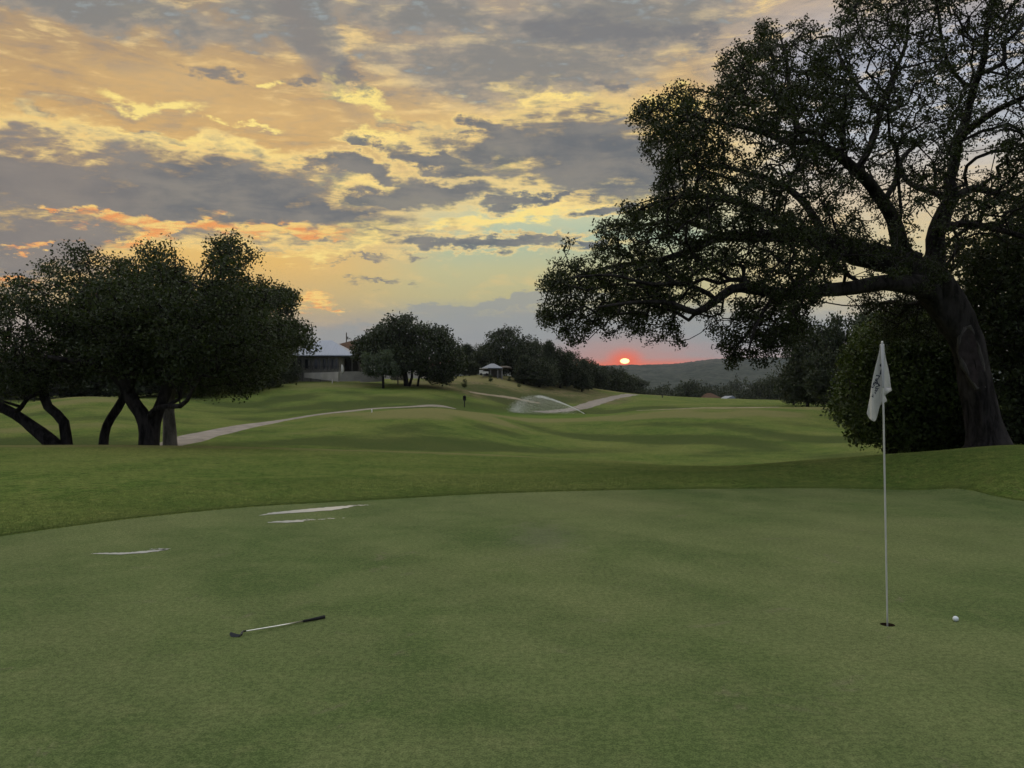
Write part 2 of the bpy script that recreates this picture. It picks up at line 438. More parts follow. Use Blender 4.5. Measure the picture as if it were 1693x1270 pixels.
# profiles: column -> list of (depth Y, photo row); heights follow from the camera
PROF = {
 -250: [(13, 800), (18, 752), (23, 735), (28, 742), (36, 742), (48, 708), (62, 682), (80, 664), (110, 652), (140, 648), (190, 662), (260, 700)],
 0:    [(13.2, 812), (18, 765), (24, 737), (29, 747), (37, 742), (46, 706), (58, 684), (75, 668), (100, 656), (130, 648), (190, 652), (260, 690)],
 150:  [(14, 803), (19, 762), (25, 737), (30, 747), (37, 742), (46, 705), (56, 680), (66, 660), (76, 656), (90, 662), (120, 648), (190, 650), (260, 690)],
 300:  [(14.5, 797), (20, 760), (25.5, 738), (30, 747), (35, 738), (48, 712), (60, 690), (78, 668), (98, 648), (120, 634), (190, 640), (260, 680)],
 420:  [(15, 795), (20, 765), (26, 740), (31, 748), (38, 738), (46, 720), (54, 706), (66, 692), (82, 672), (100, 647), (118, 631), (150, 628), (190, 640), (260, 680)],
 560:  [(15, 797), (20, 768), (27, 744), (33, 752), (40, 738), (48, 712), (55, 694), (61, 686), (75, 675), (90, 655), (106, 636), (120, 630), (150, 628), (190, 640), (260, 680)],
 700:  [(15.5, 795), (21, 770), (28, 748), (34, 757), (42, 740), (51, 705), (59, 681), (64, 675), (71, 676), (84, 666), (100, 647), (116, 634), (132, 628), (150, 626), (190, 634), (260, 680)],
 800:  [(16, 794), (22, 768), (29, 752), (36, 762), (44, 742), (54, 710), (63, 688), (70, 683), (80, 685), (90, 680), (104, 660), (118, 642), (131, 624), (150, 620), (190, 624), (260, 670)],
 900:  [(16, 795), (22, 768), (29, 756), (36, 766), (45, 746), (56, 722), (66, 705), (76, 692), (90, 688), (104, 680), (122, 660), (140, 638), (160, 628), (200, 630), (270, 680)],
 1000: [(16, 796), (21, 772), (29, 760), (36, 772), (45, 750), (56, 728), (66, 706), (76, 691), (86, 687), (98, 684), (118, 668), (142, 654), (172, 645), (200, 648), (270, 690)],
 1060: [(16, 795), (20, 776), (29, 764), (36, 777), (45, 752), (54, 730), (64, 704), (74, 686), (84, 681), (98, 678), (118, 666), (142, 656), (168, 652), (200, 656), (270, 700)],
 1200: [(15.8, 790), (19, 774), (24, 772), (32, 783), (42, 757), (52, 732), (62, 703), (72, 680), (82, 673), (96, 675), (118, 668), (145, 661), (170, 659), (200, 664), (270, 720)],
 1330: [(15.5, 783), (18.5, 764), (22, 765), (32, 782), (42, 757), (52, 732), (62, 705), (74, 682), (86, 673), (98, 674), (120, 668), (150, 663), (175, 662), (200, 668), (270, 730)],
 1500: [(15, 776), (17.5, 750), (20, 752), (26, 768), (36, 752), (50, 728), (62, 705), (76, 685), (92, 676), (120, 668), (150, 663), (175, 662), (200, 668), (270, 730)],
 1693: [(14.2, 785), (16, 748), (17.5, 737), (20, 738), (25, 748), (36, 740), (50, 724), (62, 705), (76, 690), (92, 680), (120, 670), (150, 666), (200, 668), (270, 730)],
 2000: [(13, 800), (15, 752), (17, 735), (20, 736), (25, 742), (36, 740), (50, 724), (76, 690), (120, 670), (150, 666), (200, 668), (270, 730)],
}
RL = np.linspace(math.log(0.4), math.log(6000), 900)
cols_a, cols_z = [], []
def add_col(adeg, rz):
    rr = [math.log(0.4)] + [math.log(r) for r, z in rz]; z_ = [0.0] + [z for r, z in rz]
    cols_a.append(adeg); cols_z.append(pchip(rr, np.array(z_), RL))
backp = [(6, 0.0), (12, -0.15), (30, -0.6), (100, -1.5), (400, -10), (900, -20), (6000, -20)]
add_col(-180, backp); add_col(-95, backp)
for px in sorted(PROF):
    a = math.atan((px - CX) / F); ca = math.cos(a); re_ = float(r_edge(np.array([math.degrees(a)]))[0])
    rz = [(1.0, 0.0), (re_ * 0.6, 0.0), (re_, 0.0), (re_ + 0.25, 0.004)]
    rz += [(Y / ca, CAMZ - (row - CY) / F * Y) for Y, row in PROF[px] if Y / ca > re_ + 0.6]
    rz += [(480, -30 if px > 900 else -20), (900, -32), (6000, -32)]
    add_col(math.degrees(a), rz)
add_col(95, backp); add_col(180, backp)
AQ = np.linspace(-180, 180, 1441)
GZ = pchip(np.array(cols_a), np.array(cols_z), AQ)          # (az, r)
def terrain(x, y):
    x = np.asarray(x, float); y = np.asarray(y, float)
    a = np.degrees(np.arctan2(x, y)); r = np.sqrt(x*x + y*y)
    fa = np.clip((a + 180) * 4, 0, 1439.999); fr = np.clip((np.log(np.maximum(r, 0.4)) - RL[0]) / (RL[1] - RL[0]), 0, 898.999)
    ia = fa.astype(int); ir = fr.astype(int); ta = fa - ia; tr = fr - ir
    z = (GZ[ia, ir]*(1-ta)*(1-tr) + GZ[ia+1, ir]*ta*(1-tr) + GZ[ia, ir+1]*(1-ta)*tr + GZ[ia+1, ir+1]*ta*tr)
    # slight unevenness away from the green
    w = np.clip((r - 14) / 10, 0, 1) * np.clip(r / 60, 0.2, 1)
    z = z + w * 0.05 * (np.sin(x * 0.55 + 1.3 * np.sin(y * 0.21)) * np.sin(y * 0.37 + 0.8 * np.sin(x * 0.3)))
    return z
def tz(x, y): return float(terrain(np.array([x]), np.array([y]))[0])
def ground_at(px, Y):
    x = (px - CX) / F * Y
    return Vector((x, Y, tz(x, Y)))
def hit(px, py, ymin=2.0, ymax=400.0):
    """first terrain point seen at a photo pixel"""
    Y = np.exp(np.linspace(math.log(ymin), math.log(ymax), 4000))
    x = (px - CX) / F * Y; z = CAMZ + (CY - py) / F * Y
    d = z - terrain(x, Y)
    k = np.argmax(d < 0)
    if not (d < 0).any(): k = int(np.argmin(d))
    return Vector((x[k], Y[k], tz(x[k], Y[k])))

# ---- grass materials
def grass_mat(name, tones, fine, stripe=False, zones=False):
    m = bpy.data.materials.new(name); m.use_nodes = True
    N = NT(m.node_tree); b = N.n['Principled BSDF']
    b.inputs['Roughness'].default_value = 0.95; b.inputs['Specular IOR Level'].default_value = 0.03
    co = N.n.new('ShaderNodeTexCoord').outputs['Object']
    n0 = N.noise(co, 0.11, 4, 0.6); n1 = N.noise(co, 0.55, 5, 0.65, 0.5); n2 = N.noise(co, 4.0, 5, 0.7); n3 = N.noise(co, fine, 3, 0.75)
    dry, mid_, lush, bare = tones
    c = N.mix(N.ss(n1, 0.38, 0.60), (*lush, 1), (*mid_, 1))
    c = N.mix(N.math('MULTIPLY', N.ss(n0, 0.42, 0.66), 0.7), c, (*dry, 1))
    c = N.mix(N.math('MULTIPLY', N.ss(n2, 0.48, 0.70), 0.42 if stripe else 0.65), c, (*dry, 1))
    c = N.mix(N.math('MULTIPLY', N.ss(n2, 0.47, 0.28), 0.25 if stripe else 0.6), c, tuple(v * 0.7 for v in lush) + (1,))
    n4 = N.noise(N.vmath('ADD', co, (31.0, 7.0, 0)), 1.7, 5, 0.75, 0.8)
    c = N.mix(N.math('MULTIPLY', N.ss(n4, 0.60, 0.72), 0.55), c, (*bare, 1))
    c = N.mix(N.ss(n3, 0.36, 0.64), N.mix(1.0, c, (0.70, 0.72, 0.66, 1), 'MULTIPLY'), N.mix(1.0, c, (1.28, 1.25, 1.2, 1), 'MULTIPLY'))
    n5 = N.noise(co, fine * 0.28, 3, 0.7)
    c = N.mix(N.ss(n5, 0.38, 0.62), N.mix(1.0, c, (0.80, 0.82, 0.78, 1), 'MULTIPLY'), N.mix(1.0, c, (1.15, 1.14, 1.1, 1), 'MULTIPLY'))
    if stripe:
        # faint mowing passes and a worn grey-brown patch
        sx, sy, sz_ = N.sep(co)
        st = N.math('SINE', N.math('MULTIPLY', N.math('ADD', N.math('MULTIPLY', sx, 0.80), N.math('ADD', N.math('MULTIPLY', sy, 0.60), N.math('MULTIPLY', n1, 0.5))), 4.2))
        c = N.mix(N.ss(st, -0.6, 0.6), N.mix(1.0, c, (0.965, 0.97, 0.965, 1), 'MULTIPLY'), N.mix(1.0, c, (1.03, 1.03, 1.02, 1), 'MULTIPLY'))
        w0 = hit(895, 887)
        wd = N.vmath('LENGTH', N.vmath('MULTIPLY', N.vmath('SUBTRACT', co, (w0.x, w0.y, 0)), (1 / 0.65, 1 / 1.5, 0)))
        wn = N.math('SUBTRACT', N.math('ADD', 1.0, N.math('MULTIPLY', N.math('SUBTRACT', n2, 0.5), 2.2)), wd)
        c = N.mix(N.math('MULTIPLY', N.ss(wn, 0.0, 0.9), 0.32), c, (0.135, 0.125, 0.095, 1))
    if zones:
        za = N.n.new('ShaderNodeAttribute'); za.attribute_name = 'native'
        zn = N.math('ADD', za.outputs['Fac'], N.math('MULTIPLY', N.math('SUBTRACT', N.noise(co, 0.25, 5, 0.7), 0.5), 1.2))
        nat = N.mix(N.ss(n1, 0.35, 0.65), (0.17, 0.14, 0.075, 1), (0.09, 0.10, 0.035, 1))
        nat = N.mix(N.ss(N.noise(co, 1.3, 4, 0.7), 0.5, 0.7), nat, (0.05, 0.062, 0.02, 1))
        c = N.mix(N.ss(zn, 0.4, 0.75), c, nat)
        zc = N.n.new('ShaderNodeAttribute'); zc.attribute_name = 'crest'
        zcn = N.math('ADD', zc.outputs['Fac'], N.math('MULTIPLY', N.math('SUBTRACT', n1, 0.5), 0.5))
        c = N.mix(N.math('MULTIPLY', N.ss(zcn, 0.10, 0.7), 0.72), c, (0.175, 0.160, 0.068, 1))  # glow of backlit grass painted onto the mound crests
        c = N.mix(N.math('MULTIPLY', N.ss(zcn, -0.10, -0.7), 0.75), c, (0.046, 0.062, 0.020, 1))  # hollows painted darker, for tree shade and lusher rough
        zb = N.n.new('ShaderNodeAttribute'); zb.attribute_name = 'wet'
        c = N.mix(N.math('MULTIPLY', zb.outputs['Fac'], 0.6), c, (0.085, 0.150, 0.022, 1))
    N.l.new(c, b.inputs['Base Color'])
    h = N.math('ADD', N.math('MULTIPLY', n3, 1.0), N.math('MULTIPLY', n2, 0.8))
    bn = N.n.new('ShaderNodeBump'); bn.inputs['Strength'].default_value = 0.55; bn.inputs['Distance'].default_value = 0.01 if stripe else 0.05
    N.l.new(h, bn.inputs['Height']); N.l.new(bn.outputs[0], b.inputs['Normal'])
    return m
M_GREEN = grass_mat('putting_turf', ((0.158, 0.172, 0.082), (0.116, 0.144, 0.062), (0.084, 0.118, 0.045), (0.158, 0.148, 0.100)), 90.0, stripe=True)
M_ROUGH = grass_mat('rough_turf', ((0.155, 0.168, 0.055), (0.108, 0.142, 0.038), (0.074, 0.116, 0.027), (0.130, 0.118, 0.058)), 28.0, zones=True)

# ---- ground sheet (starts at the edge of the putting green and runs under it)
az = np.concatenate([np.arange(-180, -42, 3.0), np.arange(-42, 42, 0.3), np.arange(42, 180.01, 3.0)])
re_ = r_edge(az)
s_out = np.concatenate([np.linspace(0, 1, 270) ** 1.0])
lnmax = math.log(5200)
rings = []
inner = [0.02, 0.5, 0.98, 1.0]
for k in inner[:-1]: rings.append((re_ * k, 'under'))
rings.append((re_, 'under')); rings.append((re_ + 0.006, 'lip')); 
for s in s_out[1:]:
    rings.append((np.exp(np.log(re_ + 0.006) * (1 - s) + lnmax * s), 'top'))
V = []; nat = []; wet = []; crest = []
sa, ca_ = np.sin(np.radians(az)), np.cos(np.radians(az))
def zone(px, py, rx, ry, x, y, z):
    u = CX + F * x / np.maximum(y, 1); v = CY - F * (z - CAMZ) / np.maximum(y, 1)
    return u, v
nat_c = [hit(865, 640), hit(800, 640), hit(960, 652), hit(905, 660), hit(760, 632)]
for rr, kind in rings:
    x = rr * sa; y = rr * ca_; z = terrain(x, y)
    if kind == 'under': z = z - 0.30
    elif kind == 'lip': z = z + 0.007
    else: z = z + 0.007
    V.append(np.stack([x, y, z], 1))
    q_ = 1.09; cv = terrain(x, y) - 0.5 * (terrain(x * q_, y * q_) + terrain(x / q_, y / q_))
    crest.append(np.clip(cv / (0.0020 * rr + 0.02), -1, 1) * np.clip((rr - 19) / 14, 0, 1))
    nn = np.zeros(len(az))
    for c_, (sx, sy) in zip(nat_c, ((14, 26), (16, 22), (12, 30), (12, 10), (14, 20))):
        nn = np.maximum(nn, 1.25 - np.sqrt(((x - c_.x) / sx) ** 2 + ((y - c_.y) / sy) ** 2))
    nat.append(np.clip(nn, 0, 1))
    wc = hit(905, 688)
    wet.append(np.clip(1.3 - np.sqrt(((x - wc.x - 0.4 * (y - wc.y) * 0) / 9) ** 2 + ((y - wc.y) / 9) ** 2), 0, 1))
na = len(az); nr = len(rings)
V = np.concatenate(V); idx = np.arange(nr * na).reshape(nr, na)
Fq = np.stack([idx[:-1, :-1], idx[:-1, 1:], idx[1:, 1:], idx[1:, :-1]], -1).reshape(-1, 4)
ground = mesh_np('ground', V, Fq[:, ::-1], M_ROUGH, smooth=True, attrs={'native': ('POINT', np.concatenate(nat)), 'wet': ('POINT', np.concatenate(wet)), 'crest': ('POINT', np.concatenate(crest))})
tag(ground, kind='structure')

# ---- putting green with a real hole cut in it
HOLE = hit(1467.5, 1033)
HOLE.z = tz(HOLE.x, HOLE.y)
azg = np.concatenate([np.arange(-180, -42, 3.0), np.arange(-42, 42, 1.0), np.arange(42, 180.1, 3.0)])
reg = r_edge(azg)
fr = np.linspace(0.02, 1, 90) ** 1.3
bm = bmesh.new(); grid = []
for f_ in fr:
    grid.append([])
    for a_, r_ in zip(azg, reg):
        x = math.sin(R(a_)) * (r_ + 0.002) * f_; y = math.cos(R(a_)) * (r_ + 0.002) * f_
        grid[-1].append(bm.verts.new((x, y, tz(x, y))))
for i in range(len(fr) - 1):
    for j in range(len(azg) - 1):
        bm.faces.new((grid[i][j], grid[i+1][j], grid[i+1][j+1], grid[i][j+1]))
bm.faces.new([v for v in grid[0]][:-1][::-1])
kill = [f for f in bm.faces if (f.calc_center_median().xy - HOLE.xy).length < 0.32]
bmesh.ops.delete(bm, geom=kill, context='FACES')
loop = [e for e in bm.edges if e.is_boundary and all((v.co.xy - HOLE.xy).length < 0.9 for v in e.verts)]
ring = []
HR = 0.054
for k in range(40):
    x = HOLE.x + HR * math.cos(k * math.pi / 20); y = HOLE.y + HR * math.sin(k * math.pi / 20)
    ring.append(bm.verts.new((x, y, tz(x, y))))
re2 = [bm.edges.new((ring[k], ring[(k + 1) % 40])) for k in range(40)]
bmesh.ops.triangle_fill(bm, edges=loop + re2, use_beauty=True, use_dissolve=False)
for f in [f for f in bm.faces if (f.calc_center_median().xy - HOLE.xy).length < HR * 0.98]: bm.faces.remove(f)
for f in bm.faces:
    if f.normal.z < 0: f.normal_flip()
me = bpy.data.meshes.new('putting_green'); bm.to_mesh(me); bm.free()
me.polygons.foreach_set('use_smooth', np.ones(len(me.polygons), bool)); me.materials.append(M_GREEN)
green = bpy.data.objects.new('putting_green', me); COL.objects.link(green); tag(green, kind='structure')

# ---- draped strips: cart path, worn track and a painted ridge highlight
def strip(name, pts, width, mat, lift=0.03, step=0.8, wob=0.0, ymin=29):
    P_ = [hit(p[0], p[1], ymin) for p in pts]; ws = [p[2] if len(p) > 2 else width for p in pts]
    d = [0.0]
    for a_, b_ in zip(P_, P_[1:]): d.append(d[-1] + (b_ - a_).length)
    q = np.arange(0, d[-1], step)
    X = pchip(d, np.array([[p.x, p.y] for p in P_]), q); Wd = np.interp(q, d, ws)
    T = np.gradient(X, axis=0); T /= np.linalg.norm(T, axis=1)[:, None]; Nn = np.stack([-T[:, 1], T[:, 0]], 1)
    vs = []; K = 6
    for i in range(len(q)):
        wl = Wd[i] * (1 + wob * (math.sin(i * 0.9) * 0.5 + math.sin(i * 2.3 + 1) * 0.5))
        for k in range(K + 1):
            p = X[i] + Nn[i] * (k / K - 0.5) * wl
            e = 0.0 if 0 < k < K else -0.05
            vs.append((p[0], p[1], tz(p[0], p[1]) + 0.016 + lift + e))
    idx = np.arange(len(vs)).reshape(-1, K + 1)
    Fq = np.stack([idx[:-1, :-1], idx[:-1, 1:], idx[1:, 1:], idx[1:, :-1]], -1).reshape(-1, 4)
    o = mesh_np(name, vs, Fq[:, ::-1], mat, smooth=True)
    return tag(o, kind='structure')
M_PATH = pbr('path_concrete', (0.235, 0.205, 0.175), 0.9, 0.2, vary=0.22, scale=1.2, bump=0.3)
M_TRACK_RIDGE = pbr('track_sand_ridge_light', (0.26, 0.215, 0.15), 0.95, 0.1, vary=0.25, scale=0.8)

# ragged collar of longer grass round the putting green
def collar():
    rg = np.random.default_rng(77)
    n = 170000
    a = rg.uniform(-37, 37, n); u = rg.random(n) ** 1.6
    r = r_edge(a) + 0.01 + u * 3.0
    x = r * np.sin(np.radians(a)); y = r * np.cos(np.radians(a)); z = terrain(x, y) + 0.004
    h = rg.uniform(0.010, 0.026, n) * (1 - 0.4 * u); w = rg.uniform(0.0015, 0.004, n)
    th = rg.uniform(0, math.pi, n); lx = rg.normal(size=n) * 0.010; ly = rg.normal(size=n) * 0.010
    c, s_ = np.cos(th) * w, np.sin(th) * w
    V = np.stack([np.stack([x - c, y - s_, z], 1), np.stack([x + c, y + s_, z], 1), np.stack([x + lx, y + ly, z + h], 1)], 1).reshape(-1, 3)
    m = bpy.data.materials.new('grass_blade'); m.use_nodes = True
    N = NT(m.node_tree); b = N.n['Principled BSDF']; b.inputs['Roughness'].default_value = 0.8; b.inputs['Specular IOR Level'].default_value = 0.1
    at_ = N.n.new('ShaderNodeAttribute'); at_.attribute_name = 'tone'
    N.l.new(N.mix(at_.outputs['Fac'], (0.080, 0.125, 0.030, 1), (0.170, 0.195, 0.060, 1)), b.inputs['Base Color'])
    o = mesh_np('collar_grass', V, np.arange(n * 3).reshape(n, 3), m, attrs={'tone': ('FACE', rg.random(n))})
    tag(o, kind='stuff')
collar()
# ------------------------------------------------------------------ trees
def resample(pts, step):
    pts = np.asarray(pts, float)
    d = np.concatenate([[0], np.cumsum(np.linalg.norm(np.diff(pts[:, :3], axis=0), axis=1))])
    n = max(2, int(d[-1] / step) + 1)
    q = np.linspace(0, d[-1], n)
    if len(pts) < 3: return np.stack([np.interp(q, d, pts[:, k]) for k in range(pts.shape[1])], 1)
    return pchip(d, pts, q)

class Tree:
    """limbs drawn by hand, then branches grown to every leaf clump (shortest paths with a trunk-length penalty)"""
    def __init__(s, rg, step=0.35, bias=0.35):
        s.rg = rg; s.step = step; s.bias = bias
        s.P = []; s.par = []; s.L = []; s.Rm = []; s.limbs = []
    def limb(s, pts, root=None):
        """pts: rows (x,y,z,radius); root None -> a trunk from the ground, else joined to the nearest node"""
        q = resample(pts, s.step)
        prev = -1
        if s.P and root != 'ground':
            PP = np.array(s.P); prev = int(np.argmin(np.linalg.norm(PP - q[0, :3], axis=1)))
            q[0, :3] = PP[prev]
        s.limbs.append(q.copy())
        for k, row in enumerate(q):
            if k == 0 and prev >= 0: continue
            s.P.append(row[:3]); s.par.append(prev)
            s.L.append(0.0 if prev < 0 else s.L[prev] + float(np.linalg.norm(row[:3] - s.P[prev])))
            s.Rm.append(row[3]); prev = len(s.P) - 1
    def grow(s, T, wob=0.12, sag=0.0, min_r=0.01):
        n0 = len(s.P); T = np.asarray(T, float)
        cap = n0 + len(T) * 12
        P = np.zeros((cap, 3)); L = np.zeros(cap); par = np.zeros(cap, int); n = n0
        P[:n] = s.P; L[:n] = s.L; par[:n] = s.par
        dist0 = np.array([np.min(np.linalg.norm(P[:n0] - t, axis=1)) for t in T])
        ends = []
        low = int(n0 * 0.0)
        okr = np.array(s.Rm)
        startL = np.array(s.L)
        allow = np.ones(cap, bool)
        allow[:n0] = startL > s.trunk_free
        for ti in np.argsort(dist0):
            t = T[ti]
            if n > cap - 20: break
            d = np.linalg.norm(P[:n] - t, axis=1) + s.bias * L[:n] + np.where(allow[:n], 0, 1e6)
            k = int(np.argmin(d)); gap = np.linalg.norm(P[k] - t)
            m = min(9, max(1, int(round(gap / s.step))))
            prev = k
            side = s.rg.normal(size=3) * wob * gap
            for j in range(1, m + 1):
                u = j / m
                p = P[k] * (1 - u) + t * u + side * math.sin(math.pi * u) + np.array([0, 0, -sag * gap * math.sin(math.pi * u)])
                P[n] = p; par[n] = prev; L[n] = L[prev] + np.linalg.norm(p - P[prev]); prev = n; n += 1
            ends.append(prev)
        s.P = P[:n]; s.par = par[:n]; s.L = L[:n]; s.ends = ends; s.n0 = n0
        # pipe-model radii
        ex = 2.35
        acc = np.zeros(n)
        child = np.zeros(n, int)
        for i in range(n): 
            if s.par[i] >= 0: child[s.par[i]] += 1
        for i in range(n - 1, -1, -1):
            if acc[i] == 0: acc[i] = min_r ** ex
            if s.par[i] >= 0: acc[s.par[i]] += acc[i]
        rad = acc ** (1 / ex)
        s.rad = rad
    trunk_free = 1.5
    def wood_arrays(s, sides=5):
        n = len(s.P); i = np.arange(s.n0, n); p = s.par[i]
        A = s.P[p]; B = s.P[i]; ra = np.minimum(s.rad[p], s.rad[i] * 1.35)
        big = p < s.n0
        ra = np.where(big, s.rad[i] * 1.25, ra); rb = s.rad[i]
        d = B - A; d /= np.maximum(np.linalg.norm(d, axis=1), 1e-6)[:, None]
        up = np.where(np.abs(d[:, 2:3]) < 0.9, [[0, 0, 1.0]], [[1.0, 0, 0]])
        u = np.cross(d, up); u /= np.linalg.norm(u, axis=1)[:, None]; v = np.cross(d, u)
        th = np.arange(sides) * 2 * math.pi / sides
        circ = u[:, None, :] * np.cos(th)[None, :, None] + v[:, None, :] * np.sin(th)[None, :, None]
        Va = A[:, None, :] + circ * ra[:, None, None] - d[:, None, :] * ra[:, None, None] * 0.3
        Vb = B[:, None, :] + circ * rb[:, None, None]
        V = np.concatenate([Va, Vb], 1).reshape(-1, 3)
        base = (np.arange(len(i)) * 2 * sides)[:, None]
        k = np.arange(sides)
        q = np.stack([k, (k + 1) % sides, sides + (k + 1) % sides, sides + k], 1)
        Fq = (base[:, :, None] + q[None]).reshape(-1, 4)
        return V, Fq
    def limb_arrays(s, sides=14, rough=0.06):
        Vs, Fs, off = [], [], 0
        for q in s.limbs:
            m = len(q); P_ = q[:, :3]; r = q[:, 3]
            T = np.gradient(P_, axis=0); T /= np.maximum(np.linalg.norm(T, axis=1), 1e-6)[:, None]
            up = np.array([0.3, 1.0, 0.1]); u = np.cross(T, up); u /= np.linalg.norm(u, axis=1)[:, None]; v = np.cross(T, u)
            th = np.arange(sides) * 2 * math.pi / sides
            lob = 1 + rough * (np.sin(th * 3 + P_[:, 2:3] * 1.3 + q[0, 0]) + 0.7 * np.sin(th * 5 - P_[:, 0:1] * 1.9)) + s.rg.normal(size=(m, sides)) * rough * 0.45
            V = P_[:, None, :] + (u[:, None, :] * np.cos(th)[None, :, None] + v[:, None, :] * np.sin(th)[None, :, None]) * (r[:, None] * lob)[:, :, None]
            c0 = len(V.reshape(-1, 3)); idx = np.arange(m * sides).reshape(m, sides) + off
            nx = np.roll(idx, -1, axis=1)
            Fs.append(np.stack([idx[:-1], nx[:-1], nx[1:], idx[1:]], -1).reshape(-1, 4)); Vs.append(V.reshape(-1, 3)); off += m * sides
            # rounded end caps
            Vs.append(np.stack([P_[0] - T[0] * r[0] * 0.6, P_[-1] + T[-1] * r[-1] * 0.6])); a0, a1 = off, off + 1; off += 2
            k_ = np.arange(0, sides - 1, 2)
            Fs.append(np.stack([np.full(len(k_), a0), idx[0][(k_ + 2) % sides], idx[0][(k_ + 1) % sides], idx[0][k_]], -1))
            Fs.append(np.stack([np.full(len(k_), a1), idx[-1][k_], idx[-1][(k_ + 1) % sides], idx[-1][(k_ + 2) % sides]], -1))
        return np.concatenate(Vs), np.concatenate(Fs)

def leaves(rg, C, per, spread, size, flat=0.75, tone=None, aspect=0.6):
    """diamond leaves scattered round the clump centres C"""
    C = np.asarray(C, float); n = len(C) * per
    cen = np.repeat(C, per, axis=0)
    off = rg.normal(size=(n, 3)) * spread * np.array([1, 1, flat])
    off *= np.minimum(1, 1.9 * spread / np.maximum(np.linalg.norm(off, axis=1), 1e-6))[:, None]
    c = cen + off
    a = rg.normal(size=(n, 3)); a /= np.linalg.norm(a, axis=1)[:, None]
    b = np.cross(a, rg.normal(size=(n, 3))); b /= np.linalg.norm(b, axis=1)[:, None]
    L_ = size * (0.65 + 0.7 * rg.random(n))[:, None]
    nn = np.cross(a, b)
    V = np.stack([c - a * L_ * 0.5, c + b * L_ * 0.5 * aspect + nn * L_ * 0.12, c + a * L_ * 0.5, c - b * L_ * 0.5 * aspect + nn * L_ * 0.12], 1).reshape(-1, 3)
    Fq = np.arange(n * 4).reshape(n, 4)
    ct = np.repeat(rg.random(len(C)) if tone is None else tone, per)
    t = np.clip(ct * 0.7 + rg.random(n) * 0.4 - 0.05, 0, 1)
    return V, Fq, t

def in_poly(poly, x, y):
    poly = np.asarray(poly, float); inside = np.zeros(len(x), bool)
    j = len(poly) - 1
    for i in range(len(poly)):
        xi, yi = poly[i]; xj, yj = poly[j]
        c = ((yi > y) != (yj > y)) & (x < (xj - xi) * (y - yi) / (yj - yi + 1e-9) + xi)
        inside ^= c; j = i
    return inside

def vnoise(rg, P, cell):
    """cheap smooth 3D value noise"""
    G = rg.random((24, 24, 24)); q = P / cell; i = np.floor(q).astype(int); f = q - i; f = f * f * (3 - 2 * f)
    o = 0
    for dx_ in (0, 1):
        for dy_ in (0, 1):
            for dz_ in (0, 1):
                w = (f[:, 0] if dx_ else 1 - f[:, 0]) * (f[:, 1] if dy_ else 1 - f[:, 1]) * (f[:, 2] if dz_ else 1 - f[:, 2])
                o = o + w * G[(i[:, 0] + dx_) % 24, (i[:, 1] + dy_) % 24, (i[:, 2] + dz_) % 24]
    return o

def crown_points(rg, polys, Y0, half, n, cell=1.1, cut=0.42, centre=None, jit=26.0):
    """points filling a crown: outline polygons [(poly, weight)] give its silhouette, 'half' its depth; noise opens gaps"""
    out = []
    need = n
    allp = np.concatenate([np.array(p[0]) for p in polys])
    x0, y0 = allp.min(0); x1, y1 = allp.max(0)
    cx, cy = centre if centre else ((x0 + x1) / 2, (y0 + y1) / 2)
    sx, sy = (x1 - x0) / 2, (y1 - y0) / 2
    tries = 0
    while need > 0 and tries < 60:
        tries += 1
        m = 6000
        px = rg.uniform(x0, x1, m); py = rg.uniform(y0, y1, m)
        w = np.zeros(m)
        q2 = np.stack([px, py, np.zeros(m)], 1) + 900
        jx = px + (vnoise(np.random.default_rng(6), q2, 17.0) - 0.5) * jit * 1.3; jy = py + (vnoise(np.random.default_rng(7), q2, 15.0) - 0.5) * jit * 1.3
        for poly, wt in polys: w = np.where(in_poly(poly, jx, jy), wt, w)
        e = 1 - 0.8 * (((px - cx) / sx) ** 2 + ((py - cy) / sy) ** 2)
        h = half * np.sqrt(np.clip(e, 0.08, 1))
        Y = Y0 + rg.uniform(-1, 1, m) * h
        # parallax-correct: the silhouette is that of the whole volume
        P_ = np.stack([(px - CX) / F * Y, Y, CAMZ + (CY - py) / F * Y], 1)
        nz = vnoise(np.random.default_rng(5), P_ + 50, cell)
        keep = (rg.random(m) < w) & (nz + rg.normal(size=m) * 0.06 > cut)
        P_ = P_[keep][:need]
        out.append(P_); need -= len(P_)
    return np.concatenate(out)

M_LEAF = leaf_mat('oak_leaf', (0.013, 0.019, 0.007), (0.034, 0.046, 0.013))
M_LEAF2 = leaf_mat('traced_oak_leaf', (0.017, 0.026, 0.011), (0.048, 0.066, 0.023))  # own leaf green of the other traced oaks
M_CEDAR = leaf_mat('juniper_leaf', (0.014, 0.026, 0.008), (0.085, 0.120, 0.026), 0.15)
M_FAR = leaf_mat('far_leaf', (0.016, 0.025, 0.012), (0.045, 0.060, 0.024), 0.15)
M_BARK = bark_mat('oak_bark', (0.007, 0.006, 0.006), (0.038, 0.034, 0.033))
M_BARK_GREY = bark_mat('pale_bark', (0.07, 0.064, 0.058), (0.17, 0.155, 0.14))

def finish_tree(T, name, root_loc, label, cat, group, leafV, leafF, tone, bark, leafm, sides=14, twigs=5, trunk_rough=0.06):
    root = empty(name, root_loc, label, cat, group)
    V1, F1 = T.limb_arrays(sides, trunk_rough)
    mesh_np('trunk', V1, F1, bark, root, smooth=True)
    V2, F2 = T.wood_arrays(twigs)
    mesh_np('branches', V2, F2, bark, root, smooth=True)
    mesh_np('crown', leafV, leafF, leafm, root, attrs={'tone': ('FACE', tone)})
    return root

def px_limb(pts, F_=F):
    """rows (px, py, Y, width in px) -> world rows with radius"""
    o = []
    for px, py, Y, w in pts:
        p = at(px, py, Y); o.append((p.x, p.y, p.z, w * Y / F / 2))
    return np.array(o)

